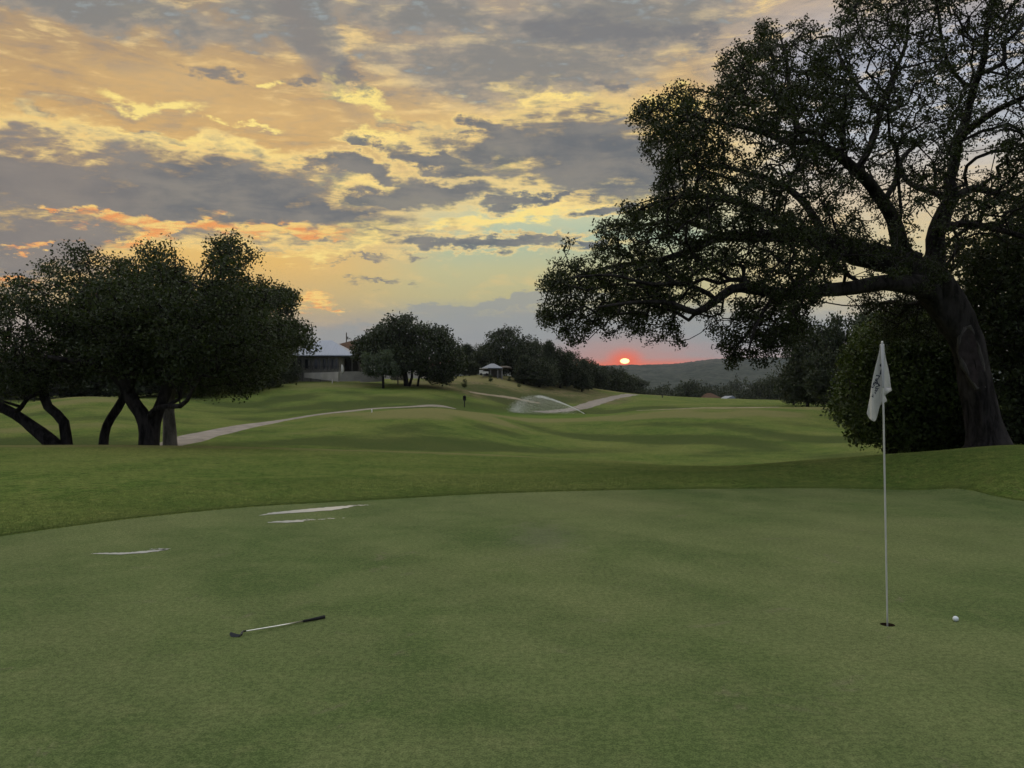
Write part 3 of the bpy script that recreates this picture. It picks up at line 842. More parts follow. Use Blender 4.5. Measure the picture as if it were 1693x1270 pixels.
# ---- the big spreading oak on the right
def big_oak():
    rg = np.random.default_rng(11)
    Y = 20.5
    T = Tree(rg, 0.30, 0.22); T.trunk_free = 4.2
    b = hit(1633, 734, 17.6, 60)
    g0 = ground_at(1633, Y)
    gy = CY - (g0.z - CAMZ) * F / Y
    T.limb(px_limb([(1634, gy + 9, Y, 96), (1633, gy - 5, Y, 70), (1632, gy - 16, Y, 58), (1630, 712, Y, 54), (1624, 680, Y, 52), (1616, 640, Y, 50), (1608, 600, Y, 48), (1597, 565, Y, 50),
                    (1578, 525, Y, 58), (1556, 490, Y, 60), (1532, 462, Y, 62), (1512, 445, Y, 56)]), 'ground')
    L = [
     # low level limb
     [(1560, 492, Y, 46), (1520, 474, Y - .3, 36), (1466, 468, Y - .8, 26), (1412, 476, Y - 1.2, 23), (1349, 482, Y - 1.5, 21), (1310, 487, Y - 1.7, 20), (1271, 483, Y - 1.9, 18),
      (1222, 476, Y - 2.2, 15), (1183, 497, Y - 2.6, 13), (1150, 517, Y - 2.8, 11), (1100, 500, Y - 3.2, 8), (1050, 500, Y - 3.4, 6), (990, 508, Y - 3.4, 4)],
     [(1300, 486, Y - 1.7, 10), (1330, 462, Y - 1.2, 9), (1356, 432, Y - .7, 8), (1380, 415, Y - .3, 6)],
     [(1290, 484, Y - 1.7, 9), (1262, 515, Y - 2.4, 7), (1245, 552, Y - 2.9, 5), (1238, 580, Y - 3, 3)],
     [(1188, 494, Y - 2.5, 8), (1130, 470, Y - 3.0, 7), (1075, 470, Y - 3.6, 6), (1010, 455, Y - 4, 4), (950, 458, Y - 4.2, 3)],
     # great upper-left limb
     [(1512, 445, Y, 50), (1470, 432, Y + .3, 42), (1417, 420, Y + .6, 38), (1368, 402, Y + .9, 28), (1320, 388, Y + 1.1, 24), (1271, 390, Y + 1.3, 20), (1197, 392, Y + 1.5, 15),
      (1140, 415, Y + 1.7, 12), (1085, 432, Y + 1.8, 10), (1020, 440, Y + 1.8, 7), (960, 455, Y + 1.7, 5), (915, 470, Y + 1.6, 3)],
     [(1320, 388, Y + 1.1, 15), (1270, 355, Y + .2, 12), (1220, 335, Y - .6, 10), (1160, 325, Y - 1.4, 8), (1100, 330, Y - 2, 6), (1050, 350, Y - 2.3, 4)],
     [(1368, 402, Y + .9, 14), (1340, 350, Y + 2.0, 12), (1300, 310, Y + 3, 10), (1250, 290, Y + 4, 8), (1190, 275, Y + 4.6, 6), (1130, 270, Y + 5, 4)],
     [(1200, 392, Y + 1.5, 8), (1160, 375, Y + 3, 7), (1110, 365, Y + 4, 6), (1060, 372, Y + 4.6, 4)],
     # limb rising left of centre
     [(1500, 436, Y + .2, 30), (1484, 395, Y + .3, 25), (1478, 368, Y + .3, 22), (1451, 322, Y, 19), (1430, 295, Y - .3, 18), (1417, 283, Y - .5, 17), (1383, 254, Y - .9, 14), (1344, 234, Y - 1.3, 12),
      (1300, 234, Y - 1.7, 10), (1251, 215, Y - 2.2, 8), (1200, 205, Y - 2.6, 6), (1140, 190, Y - 2.9, 4), (1090, 178, Y - 3, 3)],
     [(1330, 234, Y - 1.4, 9), (1312, 190, Y - .8, 7), (1305, 146, Y - .2, 6), (1300, 98, Y + .3, 5), (1290, 60, Y + .6, 3)],
     [(1417, 283, Y - .5, 12), (1440, 240, Y + .3, 11), (1451, 205, Y + .8, 10), (1461, 166, Y + 1.1, 9), (1480, 117, Y + 1.4, 7), (1500, 60, Y + 1.5, 5), (1500, 10, Y + 1.6, 3)],
     [(1455, 190, Y + .9, 7), (1425, 150, Y + 1.5, 6), (1395, 110, Y + 2, 5), (1375, 60, Y + 2.2, 3)],
     [(1460, 335, Y + .1, 9), (1480, 300, Y + 1, 8), (1492, 262, Y + 1.6, 7), (1520, 235, Y + 2, 5)],
     # limb rising right
     [(1540, 462, Y, 40), (1546, 425, Y + .2, 32), (1548, 385, Y + .4, 27), (1562, 350, Y + .5, 24), (1575, 325, Y + .6, 22), (1570, 300, Y + .6, 18), (1578, 273, Y + .5, 17), (1583, 234, Y + .4, 15),
      (1598, 195, Y + .3, 13), (1610, 146, Y, 11), (1627, 98, Y - .3, 9), (1632, 39, Y - .6, 7), (1650, -20, Y - .8, 5), (1655, -90, Y - .9, 3)],
     [(1583, 234, Y + .4, 12), (1610, 208, Y - .6, 11), (1642, 185, Y - 1.4, 10), (1693, 161, Y - 2.2, 8), (1760, 130, Y - 3, 6), (1830, 110, Y - 3.4, 4)],
     [(1572, 330, Y + .6, 12), (1545, 318, Y + 1.4, 11), (1524, 312, Y + 2, 10), (1497, 296, Y + 2.8, 8), (1485, 260, Y + 3.4, 6), (1470, 225, Y + 4, 4)],
     [(1576, 327, Y + .6, 14), (1617, 312, Y + 1.4, 12), (1661, 322, Y + 2.2, 10), (1700, 336, Y + 3, 8), (1770, 330, Y + 3.8, 6), (1850, 320, Y + 4.2, 4)],
     [(1605, 150, Y, 7), (1570, 110, Y - 1, 6), (1556, 60, Y - 1.6, 5), (1548, 0, Y - 2, 4), (1540, -60, Y - 2, 3)],
     [(1548, 385, Y + .4, 14), (1590, 370, Y - 1.2, 12), (1650, 380, Y - 2.4, 9), (1720, 400, Y - 3.6, 7), (1790, 420, Y - 4.4, 4)],
     [(1556, 490, Y, 16), (1510, 505, Y + 1.6, 10), (1465, 500, Y + 2.8, 7), (1430, 520, Y + 3.4, 4)],
    ]
    for l in L: T.limb(px_limb(l))
    big = [(893, 470), (905, 452), (925, 425), (942, 402), (965, 395), (992, 398), (1000, 368), (1030, 348), (1062, 332), (1092, 302), (1085, 282), (1058, 264), (1060, 245), (1070, 215),
           (1048, 198), (1046, 180), (1075, 160), (1108, 150), (1118, 132), (1140, 130), (1150, 152), (1172, 165), (1190, 118), (1222, 78), (1250, 45), (1275, 27), (1290, 40),
           (1312, 50), (1345, 30), (1352, 62), (1376, 50), (1398, 5), (1440, -60), (1560, -130), (1700, -150), (1850, -60), (1930, 100), (1930, 300), (1850, 420), (1700, 430), (1693, 400),
           (1640, 380), (1600, 400), (1585, 440), (1540, 480), (1480, 452), (1440, 462), (1380, 468), (1350, 500), (1330, 525), (1330, 560), (1300, 560), (1280, 592), (1225, 605), (1190, 578), (1180, 548),
           (1165, 520), (1140, 520), (1130, 545), (1115, 572), (1085, 560), (1060, 572), (1035, 545), (1000, 548), (968, 545), (950, 575), (925, 560), (905, 535), (893, 500)]
    dense = [(930, 440), (1010, 400), (1100, 310), (1120, 200), (1200, 140), (1260, 60), (1340, 60), (1360, 200), (1400, 300), (1430, 360), (1420, 440), (1250, 480), (1140, 510), (920, 540), (905, 480)]
    thin = [(1420, -80), (1560, -130), (1850, -60), (1930, 300), (1700, 430), (1600, 390), (1520, 440), (1450, 330), (1400, 240), (1390, 150)]
    gaps = [[(1355, 488), (1440, 470), (1500, 480), (1480, 500), (1420, 520), (1370, 535)],
            [(1400, 432), (1445, 440), (1440, 462), (1385, 465)],
            [(1190, 505), (1235, 492), (1240, 515), (1200, 530)],
            [(1395, 330), (1450, 345), (1472, 405), (1430, 405)],
            [(1500, 330), (1560, 345), (1540, 420), (1500, 400)], [(1590, 250), (1640, 240), (1640, 290), (1590, 300)]]
    polys = [(big, 0.75), (dense, 1.0), (thin, 0.50)] + [(g_, 0.02) for g_ in gaps]
    pts = crown_points(rg, polys, Y, 5.4, 5600, cell=0.80, cut=0.475, centre=(1430, 270))
    fr_ = [(1300, 470), (1350, 470), (1345, 540), (1310, 575), (1262, 600), (1225, 590), (1205, 560), (1230, 510)]
    pts = np.concatenate([pts, crown_points(rg, [(fr_, 1.0)], Y - 1.8, 1.2, 130, cell=0.6, cut=0.35),
                          crown_points(rg, [([(1425, 490), (1500, 478), (1560, 510), (1560, 570), (1500, 560), (1440, 545)], 1.0)], Y + 2.2, 1.6, 150, cell=0.6, cut=0.4)])
    T.grow(pts, wob=0.19, sag=0.04, min_r=0.0105)
    E = T.P[T.ends]
    # leaves at every tip plus a scatter along the outer twigs
    outer = np.where((T.rad < 0.022) & (np.arange(len(T.P)) >= T.n0))[0]
    pick = outer[rg.random(len(outer)) < 0.14]
    V1, F1, t1 = leaves(rg, E, 42, 0.108, 0.068, flat=0.7)
    V2, F2, t2 = leaves(rg, T.P[pick], 12, 0.10, 0.062, flat=0.7)
    V = np.concatenate([V1, V2]); Fq = np.concatenate([F1, F2 + len(V1)]); t = np.concatenate([t1, t2])
    root = finish_tree(T, 'live_oak', ground_at(1633, Y), 'huge spreading oak on the right with a long low limb reaching out over the fairway', 'tree', 'oaks around the green',
                       V, Fq, t, M_BARK, M_LEAF, sides=26, trunk_rough=0.075)
    # the pale healed wound on the trunk: a raised rolled rim round sunken dead wood
    bm = bmesh.new()
    o = Vector(root.location)
    def wp(px, py, dep): return at(px, py, Y - dep) - o
    
    rim = [(1594, 542), (1586, 560), (1584, 582), (1592, 604), (1603, 624), (1614, 642), (1626, 640), (1628, 618), (1622, 596), (1616, 574), (1610, 552), (1602, 541), (1594, 542)]
    bm_tube(bm, [wp(px, py, 0.355) for px, py in rim], [0.055 + 0.025 * math.sin(2.3 * i_ + 1) for i_ in range(len(rim))], 12)
    from_bm('bark_scar', bm, bark_mat('scar_bark', (0.04, 0.036, 0.034), (0.085, 0.078, 0.072)), root, smooth=True)
    bm = bmesh.new()
    vs = [bm.verts.new(wp(px, py, 0.40)) for px, py in rim[:-1]]
    c_ = bm.verts.new(wp(1607, 592, 0.385))
    for k in range(len(vs)): bm.faces.new((vs[k], vs[(k + 1) % len(vs)], c_))
    from_bm('bare_wood', bm, pbr('dead_wood', (0.035, 0.028, 0.028), 0.95, 0.1, vary=0.3, scale=6, bump=0.5), root)
    return root
big_oak()
# ---- draped paths and a painted ridge highlight
strip('cart_path', [(255, 741), (275, 736), (300, 730), (350, 717), (400, 706), (450, 698), (500, 690), (560, 682), (620, 676), (680, 673), (735, 672.5), (745, 674)], 2.1, M_PATH)
strip('cart_path', [(890, 682), (930, 679), (960, 674), (985, 666), (1005, 660), (1030, 655), (1046, 652)], 3.0, M_PATH, wob=0.1)
strip('dirt_track_ridge_light', [(775, 648), (800, 652), (830, 656), (862, 661), (900, 667)], 1.5, M_TRACK_RIDGE, wob=0.3)
strip('dirt_track_ridge_light', [(1055, 679), (1120, 676.5), (1200, 675), (1290, 673.5)], 0.45, M_TRACK_RIDGE, wob=0.5)  # no track here: pale highlight along the mound ridge, painted as a strip

# ---- traced trees (outline polygon from the photo, own depth and thickness)
def traced_oak(seed, Y, trunks, polys, n, label, half, leaf=0.11, per=26, spread=0.22, step=0.4, cut=0.4, cell=1.4, limbs=(), root_px=None, group=None,
               bark=M_BARK, leafm=M_LEAF2, sides=12, min_r=0.012, free=1.6, name='live_oak', sag=0.03, jit=None):
    rg = np.random.default_rng(seed)
    T = Tree(rg, step, 0.22); T.trunk_free = free
    rx = root_px if root_px else trunks[0][0][0]
    g0 = ground_at(rx, Y)
    for k, tr in enumerate(trunks):
        rows = px_limb([(a, b, Y + (c or 0), w) for a, b, c, w in tr])
        gz = tz(rows[0, 0], rows[0, 1])
        rows[0, 2] = gz - 0.15
        T.limb(rows, 'ground')
    for l in limbs: T.limb(px_limb([(a, b, Y + (c or 0), w) for a, b, c, w in l]))
    pts = crown_points(rg, polys, Y, half, n, cell=cell, cut=cut, jit=jit if jit else (46.0 if Y < 50 else 16.0))
    T.grow(pts, wob=0.12, sag=sag, min_r=min_r)
    V, Fq, t = leaves(rg, T.P[T.ends], per, spread, leaf, flat=0.7)
    return finish_tree(T, name, g0, label, 'tree', group, V, Fq, t, bark, leafm, sides=sides, twigs=4)

GL = 'oaks at the left edge of the green'
# leaning pair at the far left
traced_oak(21, 29.5,
    [[(106, 738, 0, 26), (80, 728, 0, 24), (55, 708, 0, 20), (35, 692, 0, 17), (12, 678, 0, 17), (-15, 668, 0, 16), (-60, 640, 0, 14), (-110, 600, 0, 11), (-150, 540, 0, 7)],
     [(112, 738, .1, 18), (108, 715, .1, 17), (105, 697, .1, 16), (90, 682, .1, 15), (76, 668, .1, 14), (72, 650, .1, 14), (70, 625, .2, 13), (60, 590, .4, 12), (45, 540, .6, 9)]],
    [([(-230, 540), (-160, 500), (-60, 492), (0, 488), (30, 468), (60, 458), (85, 425), (105, 406), (140, 404), (158, 430), (175, 500), (160, 600), (120, 640), (60, 652), (20, 645), (-60, 655), (-200, 630)], 1.0),
     ([(85, 475), (135, 478), (140, 512), (100, 520)], 0.05), ([(10, 520), (50, 510), (55, 535), (20, 545)], 0.2)],
    1500, 'leaning twin-trunked oak at the far left edge whose lower trunk sprawls out of the picture', 3.6, cut=0.30,
    limbs=[[(30, 690, 0, 8), (38, 668, -.3, 7), (50, 655, -.5, 6), (66, 648, -.3, 6)], [(70, 625, .2, 10), (100, 570, -.8, 9), (130, 520, -1.6, 7), (140, 470, -2, 4)],
           [(70, 640, .2, 9), (20, 600, 1, 8), (-40, 560, 1.6, 6)]], group=GL, jit=26)
# slender leaning trunk
traced_oak(22, 31.0,
    [[(169, 740, 0, 15), (172, 722, 0, 15), (178, 700, 0, 14), (190, 682, 0, 14), (201, 664, 0, 13), (212, 640, 0, 12), (225, 600, 0, 10), (235, 550, 0, 8), (240, 500, 0, 5)]],
    [([(140, 490), (170, 450), (205, 440), (240, 430), (280, 435), (315, 460), (325, 490), (310, 560), (270, 620), (200, 625), (150, 600), (130, 520)], 1.0)],
    900, 'slender oak leaning right, standing alone between the leaning pair and the forked oak', 3.0, cut=0.32,
    limbs=[[(218, 620, 0, 8), (190, 570, -1, 6), (170, 520, -1.5, 4)]], group=GL)
# the forked oak in the middle of the group
traced_oak(23, 28.5,
    [[(246, 742, 0, 32), (246, 725, 0, 29), (244, 705, 0, 28), (238, 690, 0, 24), (225, 672, 0, 22), (214, 655, 0, 22), (208, 640, 0, 22), (196, 625, -.2, 20), (176, 610, -.5, 17), (150, 602, -1, 14), (120, 598, -1.5, 10), (80, 590, -2, 7)],
     [(249, 742, .1, 28), (252, 715, .1, 25), (258, 690, .1, 19), (268, 665, .2, 18), (276, 640, .3, 18), (282, 615, .3, 16), (296, 590, .4, 14), (330, 575, .2, 10), (370, 572, 0, 7), (420, 560, 0, 4)]],
    [([(80, 540), (100, 490), (140, 470), (170, 452), (192, 438), (208, 430), (222, 436), (232, 420), (248, 400), (262, 412), (272, 404), (284, 402), (292, 424), (304, 440), (324, 448), (342, 446),
       (352, 420), (362, 396), (380, 386), (398, 394), (414, 398), (420, 416), (412, 438), (404, 452), (424, 468), (448, 474), (470, 480), (486, 500), (478, 520), (496, 540), (513, 562), (498, 588), (474, 572),
       (452, 600), (436, 650), (418, 640), (402, 658), (384, 625), (350, 645), (318, 632), (290, 642), (240, 620), (160, 625), (115, 600), (80, 575)], 0.55),
     ([(190, 480), (390, 486), (420, 550), (370, 610), (290, 625), (160, 605), (120, 550)], 1.0),
     ([(438, 490), (478, 498), (484, 524), (446, 532)], 0.04), ([(286, 430), (352, 452), (345, 468), (300, 460)], 0.10), ([(210, 432), (232, 430), (226, 456), (206, 452)], 0.15)],
    2700, 'broad fork-trunked oak at left with the densest and tallest dark crown of its group', 4.4, cut=0.36, cell=1.0,
    limbs=[[(212, 648, 0, 14), (220, 610, -.8, 12), (215, 570, -1.4, 10), (190, 530, -2, 7), (160, 490, -2.4, 4)], [(282, 615, .3, 12), (275, 570, -.8, 10), (285, 520, -1.5, 8), (300, 470, -1.8, 5)],
           [(296, 590, .4, 10), (320, 540, 1, 9), (350, 480, 1.6, 7), (375, 430, 1.8, 5), (385, 400, 1.9, 3)], [(246, 685, 0, 9), (270, 672, -1, 8), (296, 672, -1.6, 8), (308, 664, -1.8, 7), (318, 645, -1.9, 4)],
           [(205, 635, 0, 12), (225, 590, 1.5, 10), (235, 530, 2.4, 8), (250, 450, 2.8, 5)]], group=GL, jit=22)
# paler trunk just behind, right of the fork
traced_oak(24, 35.0,
    [[(281, 722, 0, 24), (280, 700, 0, 20), (279, 680, 0, 18), (281, 655, 0, 17), (290, 620, 0, 14), (310, 580, 0, 10), (335, 530, 0, 6)]],
    [([(300, 500), (345, 480), (400, 482), (440, 510), (470, 540), (500, 560), (470, 600), (430, 640), (380, 655), (330, 640), (290, 600), (280, 530)], 1.0)],
    1100, 'straight grey-trunked oak standing behind and just right of the forked oak', 3.8, cut=0.32, bark=M_BARK_GREY,
    limbs=[[(285, 635, 0, 9), (330, 600, -1, 8), (380, 590, -1.6, 6), (420, 610, -2, 4)]], group=GL)
# hanging sprays on the right side of the group
# oak between the group and the clubhouse
traced_oak(25, 113.0,
    [[(447, 634, 0, 7), (449, 620, 0, 6.5), (452, 600, 0, 6), (456, 575, 0, 4)]],
    [([(380, 560), (400, 520), (430, 480), (450, 475), (480, 485), (488, 515), (500, 535), (512, 560), (500, 580), (480, 590), (480, 620), (440, 625), (400, 615), (380, 590)], 1.0)],
    1100, 'small oak on the rise between the left oak group and the pale-roofed clubhouse', 4.5, leaf=0.34, per=16, spread=0.55, step=1.2, cell=3.2, min_r=0.03)

# ---- generic trees: a few prototypes copied with their parts
def make_proto(seed, h, w, name, leafm, leaf, n, per, spread, trunk_r=0.25, lobes=9, low=0.10, conic=0.0, step=0.8):
    """crown and trunk round the local origin, height h and width w"""
    rg = np.random.default_rng(seed)
    T = Tree(rg, step, 0.3); T.trunk_free = h * low * 0.6
    lean = rg.normal(size=2) * 0.06 * h
    T.limb(np.array([(0, 0, -0.2, trunk_r * 1.3), (lean[0] * .2, lean[1] * .2, h * 0.15, trunk_r), (lean[0] * .6, lean[1] * .6, h * 0.35, trunk_r * 0.75), (lean[0], lean[1], h * 0.6, trunk_r * 0.4)]), 'ground')
    C = []; 
    for k in range(lobes):
        a = 2 * math.pi * k / lobes + rg.normal() * 0.4
        u = rg.random(); z = h * (low + (0.93 - low) * (0.15 + 0.8 * u))
        rr = w * 0.5 * (1 - conic * u) * math.sqrt(max(0.08, 1 - abs(u * 1.7 - 0.7) ** 2 * 0.75)) * rg.uniform(0.35, 0.75)
        C.append((rr * math.cos(a) + lean[0], rr * math.sin(a) + lean[1], z, w * rg.uniform(0.17, 0.28) * (1 - 0.5 * conic * u)))
    C.append((lean[0], lean[1], h * 0.8, w * 0.24 * (1 - 0.6 * conic)))
    C.append((0, 0, h * (low + 0.25), w * 0.36)); C.append((w * .2, -w * .1, h * 0.2, w * 0.25)); C.append((-w * .2, -w * .1, h * 0.2, w * 0.25))
    C = np.array(C); pts = []
    wts = C[:, 3] ** 2; wts /= wts.sum()
    for _ in range(n):
        c = C[rg.choice(len(C), p=wts)]
        d = rg.normal(size=3); d /= np.linalg.norm(d)
        r = c[3] * rg.random() ** 0.35 * (1 + 0.25 * rg.normal() * (rg.random() < 0.3))
        p = c[:3] + d * r * np.array([1, 1, 0.8])
        if p[2] > h * low * 0.5: pts.append(p)
    T.grow(np.array(pts), wob=0.1, min_r=0.02)
    E = T.P[T.ends]
    V, Fq, t = leaves(rg, E, per, spread, leaf, flat=0.75)
    # a proto is just mesh data; tones are real foliage variety
    V1, F1 = T.limb_arrays(8, 0.05); V2, F2 = T.wood_arrays(4)
    return dict(name=name, V=V, F=Fq, t=t, tv=np.concatenate([V1, V2]), tf=np.concatenate([F1, F2 + len(V1)]), leafm=leafm, mesh=None)

def place(proto, loc, label, cat, group, s=1.0, sz=None, rz=0.0, bark=M_BARK):
    if proto['mesh'] is None:
        o = mesh_np('trunk', proto['tv'], proto['tf'], bark, None); c = mesh_np('crown', proto['V'], proto['F'], proto['leafm'], None, attrs={'tone': ('FACE', proto['t'])})
        proto['mesh'] = (o.data, c.data)
        bpy.data.objects.remove(o); bpy.data.objects.remove(c)
    root = empty(proto['name'], loc, label, cat, group, rz)
    root.scale = (s, s, sz if sz else s)
    for nm, me in zip(('trunk', 'crown'), proto['mesh']):
        o = bpy.data.objects.new(nm, me); COL.objects.link(o); o.parent = root
    return root

PR = {}
PR['oak_a'] = make_proto(31, 10, 12, 'oak_tree', M_FAR, 0.40, 1000, 14, 0.42)
PR['oak_b'] = make_proto(32, 10, 11, 'oak_tree', M_FAR, 0.40, 1000, 14, 0.42, lobes=12)
PR['oak_c'] = make_proto(33, 10, 9, 'oak_tree', M_FAR, 0.38, 900, 14, 0.40, lobes=9, low=0.12)
PR['jun'] = make_proto(34, 10, 7, 'juniper_tree', M_FAR, 0.32, 900, 14, 0.34, lobes=12, low=0.05, conic=0.6)
PR['bush'] = make_proto(35, 3, 4.2, 'shrub', M_CEDAR, 0.14, 420, 12, 0.16, trunk_r=0.06, lobes=10, low=0.05, step=0.3)

def put(kind, px, top, Y, label, group, width_px=None, cat='tree', base_row=None, rz=None):
    """place a prototype so that its top shows at photo row 'top'"""
    g0 = ground_at(px, Y)
    if base_row: g0.z = min(g0.z, CAMZ + (CY - base_row) / F * Y)
    h0 = {'bush': 3.0}.get(kind, 10.0); w0 = {'oak_a': 12, 'oak_b': 11, 'oak_c': 9, 'jun': 7, 'bush': 4.2}[kind]
    zt = CAMZ + (CY - top) / F * Y
    sz = (zt - g0.z) / h0
    s = (width_px * Y / F / w0) if width_px else sz
    return place(PR[kind], g0, label, cat, group, s, sz, random.uniform(0, 6.28) if rz is None else rz)

# traced broad oak by the clubhouse and its small neighbour
traced_oak(41, 108.0,
    [[(672, 634, 0, 9), (670, 620, 0, 7.5), (668, 605, 0, 7), (664, 585, 0, 5)], [(690, 634, .5, 4), (694, 620, .5, 3.5), (702, 600, .5, 3)], [(676, 634, -.5, 5), (682, 615, -.5, 4), (676, 590, -.5, 3)]],
    [([(580, 590), (585, 565), (600, 550), (625, 542), (650, 540), (660, 526), (672, 524), (690, 535), (712, 545), (722, 538), (740, 540), (745, 555), (755, 570), (765, 590), (765, 612), (750, 624), (715, 630), (690, 620), (655, 612), (630, 600), (600, 598)], 0.9),
     ([(600, 560), (700, 545), (750, 590), (740, 618), (660, 608), (620, 592)], 1.0)],
    1900, 'broad dark oak right of the clubhouse, the widest tree on the centre rise', 6.0, leaf=0.34, per=15, spread=0.55, step=1.2, cell=3.0, cut=0.33, min_r=0.03, group='trees on the centre rise', leafm=M_FAR)
traced_oak(42, 102.0,
    [[(634, 632, 0, 4), (633, 620, 0, 4), (632, 610, 0, 3)]],
    [([(602, 610), (604, 592), (616, 584), (635, 582), (650, 588), (657, 602), (655, 615), (640, 620), (615, 620)], 1.0)],
    420, 'little pale olive tree in front of the low terrace wall', 2.2, leaf=0.22, per=14, spread=0.32, step=0.7, cell=2, cut=0.28, min_r=0.02, leafm=leaf_mat('olive_leaf', (0.05, 0.07, 0.045), (0.10, 0.13, 0.08)), name='olive_tree')

GC = 'trees on the centre rise'
CENTRE = [  # kind, column, top row, depth, width px, label
 ('jun', 768, 566, 150, 34, 'tall dark juniper touching the right side of the broad centre oak'),
 ('jun', 757, 572, 146, 30, 'dark juniper wedged behind the right edge of the broad centre oak'),
 ('oak_c', 786, 572, 172, 46, 'hazy greyish tree between the junipers and the domed tree of the centre rise'),
 ('oak_a', 848, 545, 150, 82, 'tallest domed tree of the centre rise, behind the little pavilion'),
 ('oak_b', 812, 566, 168, 60, 'mid-green rounded tree rising directly behind the little pavilion roof'),
 ('oak_b', 884, 562, 146, 64, 'dark rounded tree right of the domed tree on the centre rise'),
 ('jun', 906, 560, 140, 40, 'dark pointed juniper under the tip of the big oak limb'),
 ('oak_c', 926, 572, 142, 58, 'dark bushy tree below the tip of the big oak limb'),
 ('jun', 866, 585, 135, 40, 'short juniper just right of the little pavilion'),
 ('oak_b', 892, 590, 136, 60, 'low dark thicket tree above the tan slope'),
 ('oak_a', 950, 585, 150, 62, 'dark tree where the centre treeline starts stepping down to the right'),
 ('jun', 962, 592, 144, 34, 'small dark juniper on the descending treeline'),
 ('oak_c', 978, 596, 158, 50, 'dark tree left below the setting sun on the descending treeline'),
 ('oak_b', 1000, 604, 172, 56, 'dark round tree directly below and left of the setting sun'),
 ('oak_a', 1026, 615, 196, 60, 'low dark tree right under the setting sun'),
 ('oak_c', 1046, 624, 215, 44, 'last low dark tree where the descending treeline meets the fairway'),
 ('jun', 738, 595, 118, 34, 'dark juniper low behind the right flank of the broad centre oak'),
 ('oak_c', 776, 596, 140, 36, 'dark tree just left of the little pavilion'),
]
for k, px, top, Y, w, lab in CENTRE: put(k, px, top, Y, lab, GC, w * (1.0 if k == 'jun' else 1.15))
# dark thicket behind the left oak group
GB = 'dark trees behind the left oaks'
BACK = [
 ('oak_a', 40, 590, 92, 190, 'dark background tree behind the far-left leaning oak'), ('oak_b', 120, 585, 90, 170, 'dark background tree seen beneath the crown between the leaning trunks'),
 ('oak_a', 200, 575, 88, 170, 'dark background tree behind the slender leaning trunk'), ('oak_b', 270, 575, 90, 170, 'dark background tree behind the fork of the forked oak'),
 ('oak_c', 335, 580, 92, 130, 'dark background tree right of the straight grey trunk'), ('oak_b', 390, 590, 98, 110, 'dark background tree at the right end of the thicket, left of the small rise oak'),
 ('oak_c', 430, 600, 104, 80, 'low dark tree beside the left corner of the clubhouse'), ('oak_a', -60, 590, 96, 180, 'dark background tree cut off by the left picture edge'),
 ('oak_b', 470, 600, 112, 60, 'low dark tree covering the left end of the clubhouse'),
]
for k, px, top, Y, w, lab in BACK: put(k, px, top, Y, lab, GB, w)
# valley belt below the far hills
rb = random.Random(3)
k_ = 0
belt = []
for row_Y, x0, x1, dx_, t0, t1 in ((255, 1040, 1420, 26, 643, 652), (330, 1030, 1440, 24, 637, 645), (430, 1020, 1460, 22, 632, 639)):
    x = x0
    while x < x1:
        belt.append((x + rb.uniform(-6, 6), rb.uniform(t0, t1), row_Y * rb.uniform(0.93, 1.08), rb.uniform(55, 85) * 300 / row_Y ** 1.0 * row_Y / 300))
        x += dx_ * rb.uniform(0.8, 1.3)
for x, top, Y, w in belt:
    if Y < 280 and 1170 < x < 1235: top = 652
    put(rb.choice(['oak_a', 'oak_b', 'oak_c']), x, top, Y, 'one of the many far dark trees in the valley belt below the hazy hills', 'valley trees below the hills', w)
# taller ones stepping up towards the right
for x, top, Y, w, lab in ((1150, 634, 250, 66, 'rounded tree standing above the left part of the valley belt'), (1248, 636, 245, 76, 'rounded valley tree just right of the small white-gabled roof'),
                          (1285, 626, 230, 76, 'valley tree at the foot of the dark right-hand wood')):
    put('oak_a', x, top, Y, lab, None, w)
# right-hand wood behind the big oak
GR = 'dark wood on the right'
RIGHT = [
 ('oak_a', 1335, 535, 104, 110, 'leftmost tall tree of the dark right-hand wood, its edge against the hills'), ('oak_b', 1312, 592, 112, 60, 'low tree at the left foot of the dark right-hand wood'),
 ('oak_b', 1385, 516, 98, 110, 'second tall tree from the left in the dark right-hand wood'), ('oak_c', 1362, 575, 90, 80, 'lower tree in front of the two tall trees of the right-hand wood'),
 ('oak_a', 1440, 520, 86, 120, 'dark tree directly behind the flag top'), ('oak_b', 1500, 490, 70, 150, 'dark tree between the flag and the big oak trunk'),
 ('oak_a', 1570, 500, 64, 150, 'dark tree behind the lower trunk of the big oak'),
]
for k, px, top, Y, w, lab in RIGHT: put(k, px, top, Y, lab, GR, w)
traced_oak(51, 27.5,
    [[(1470, 728, 0, 16), (1468, 700, 0, 14), (1465, 660, 0, 12), (1460, 610, 0, 8)], [(1500, 730, .5, 12), (1510, 690, .5, 10), (1520, 620, .5, 7)]],
    [([(1372, 690), (1380, 660), (1384, 640), (1398, 610), (1395, 590), (1420, 560), (1440, 545), (1470, 530), (1520, 520), (1570, 520), (1600, 560), (1610, 640), (1610, 700), (1590, 748), (1540, 748), (1500, 744), (1460, 738), (1420, 722), (1390, 710)], 1.0)],
    3000, 'large dense green juniper bush left of the big oak trunk, sweeping down to the grass', 3.2, leaf=0.12, per=26, spread=0.24, step=0.4, cell=0.9, cut=0.30, group=GR, leafm=M_CEDAR, name='juniper_bush', free=0.2)
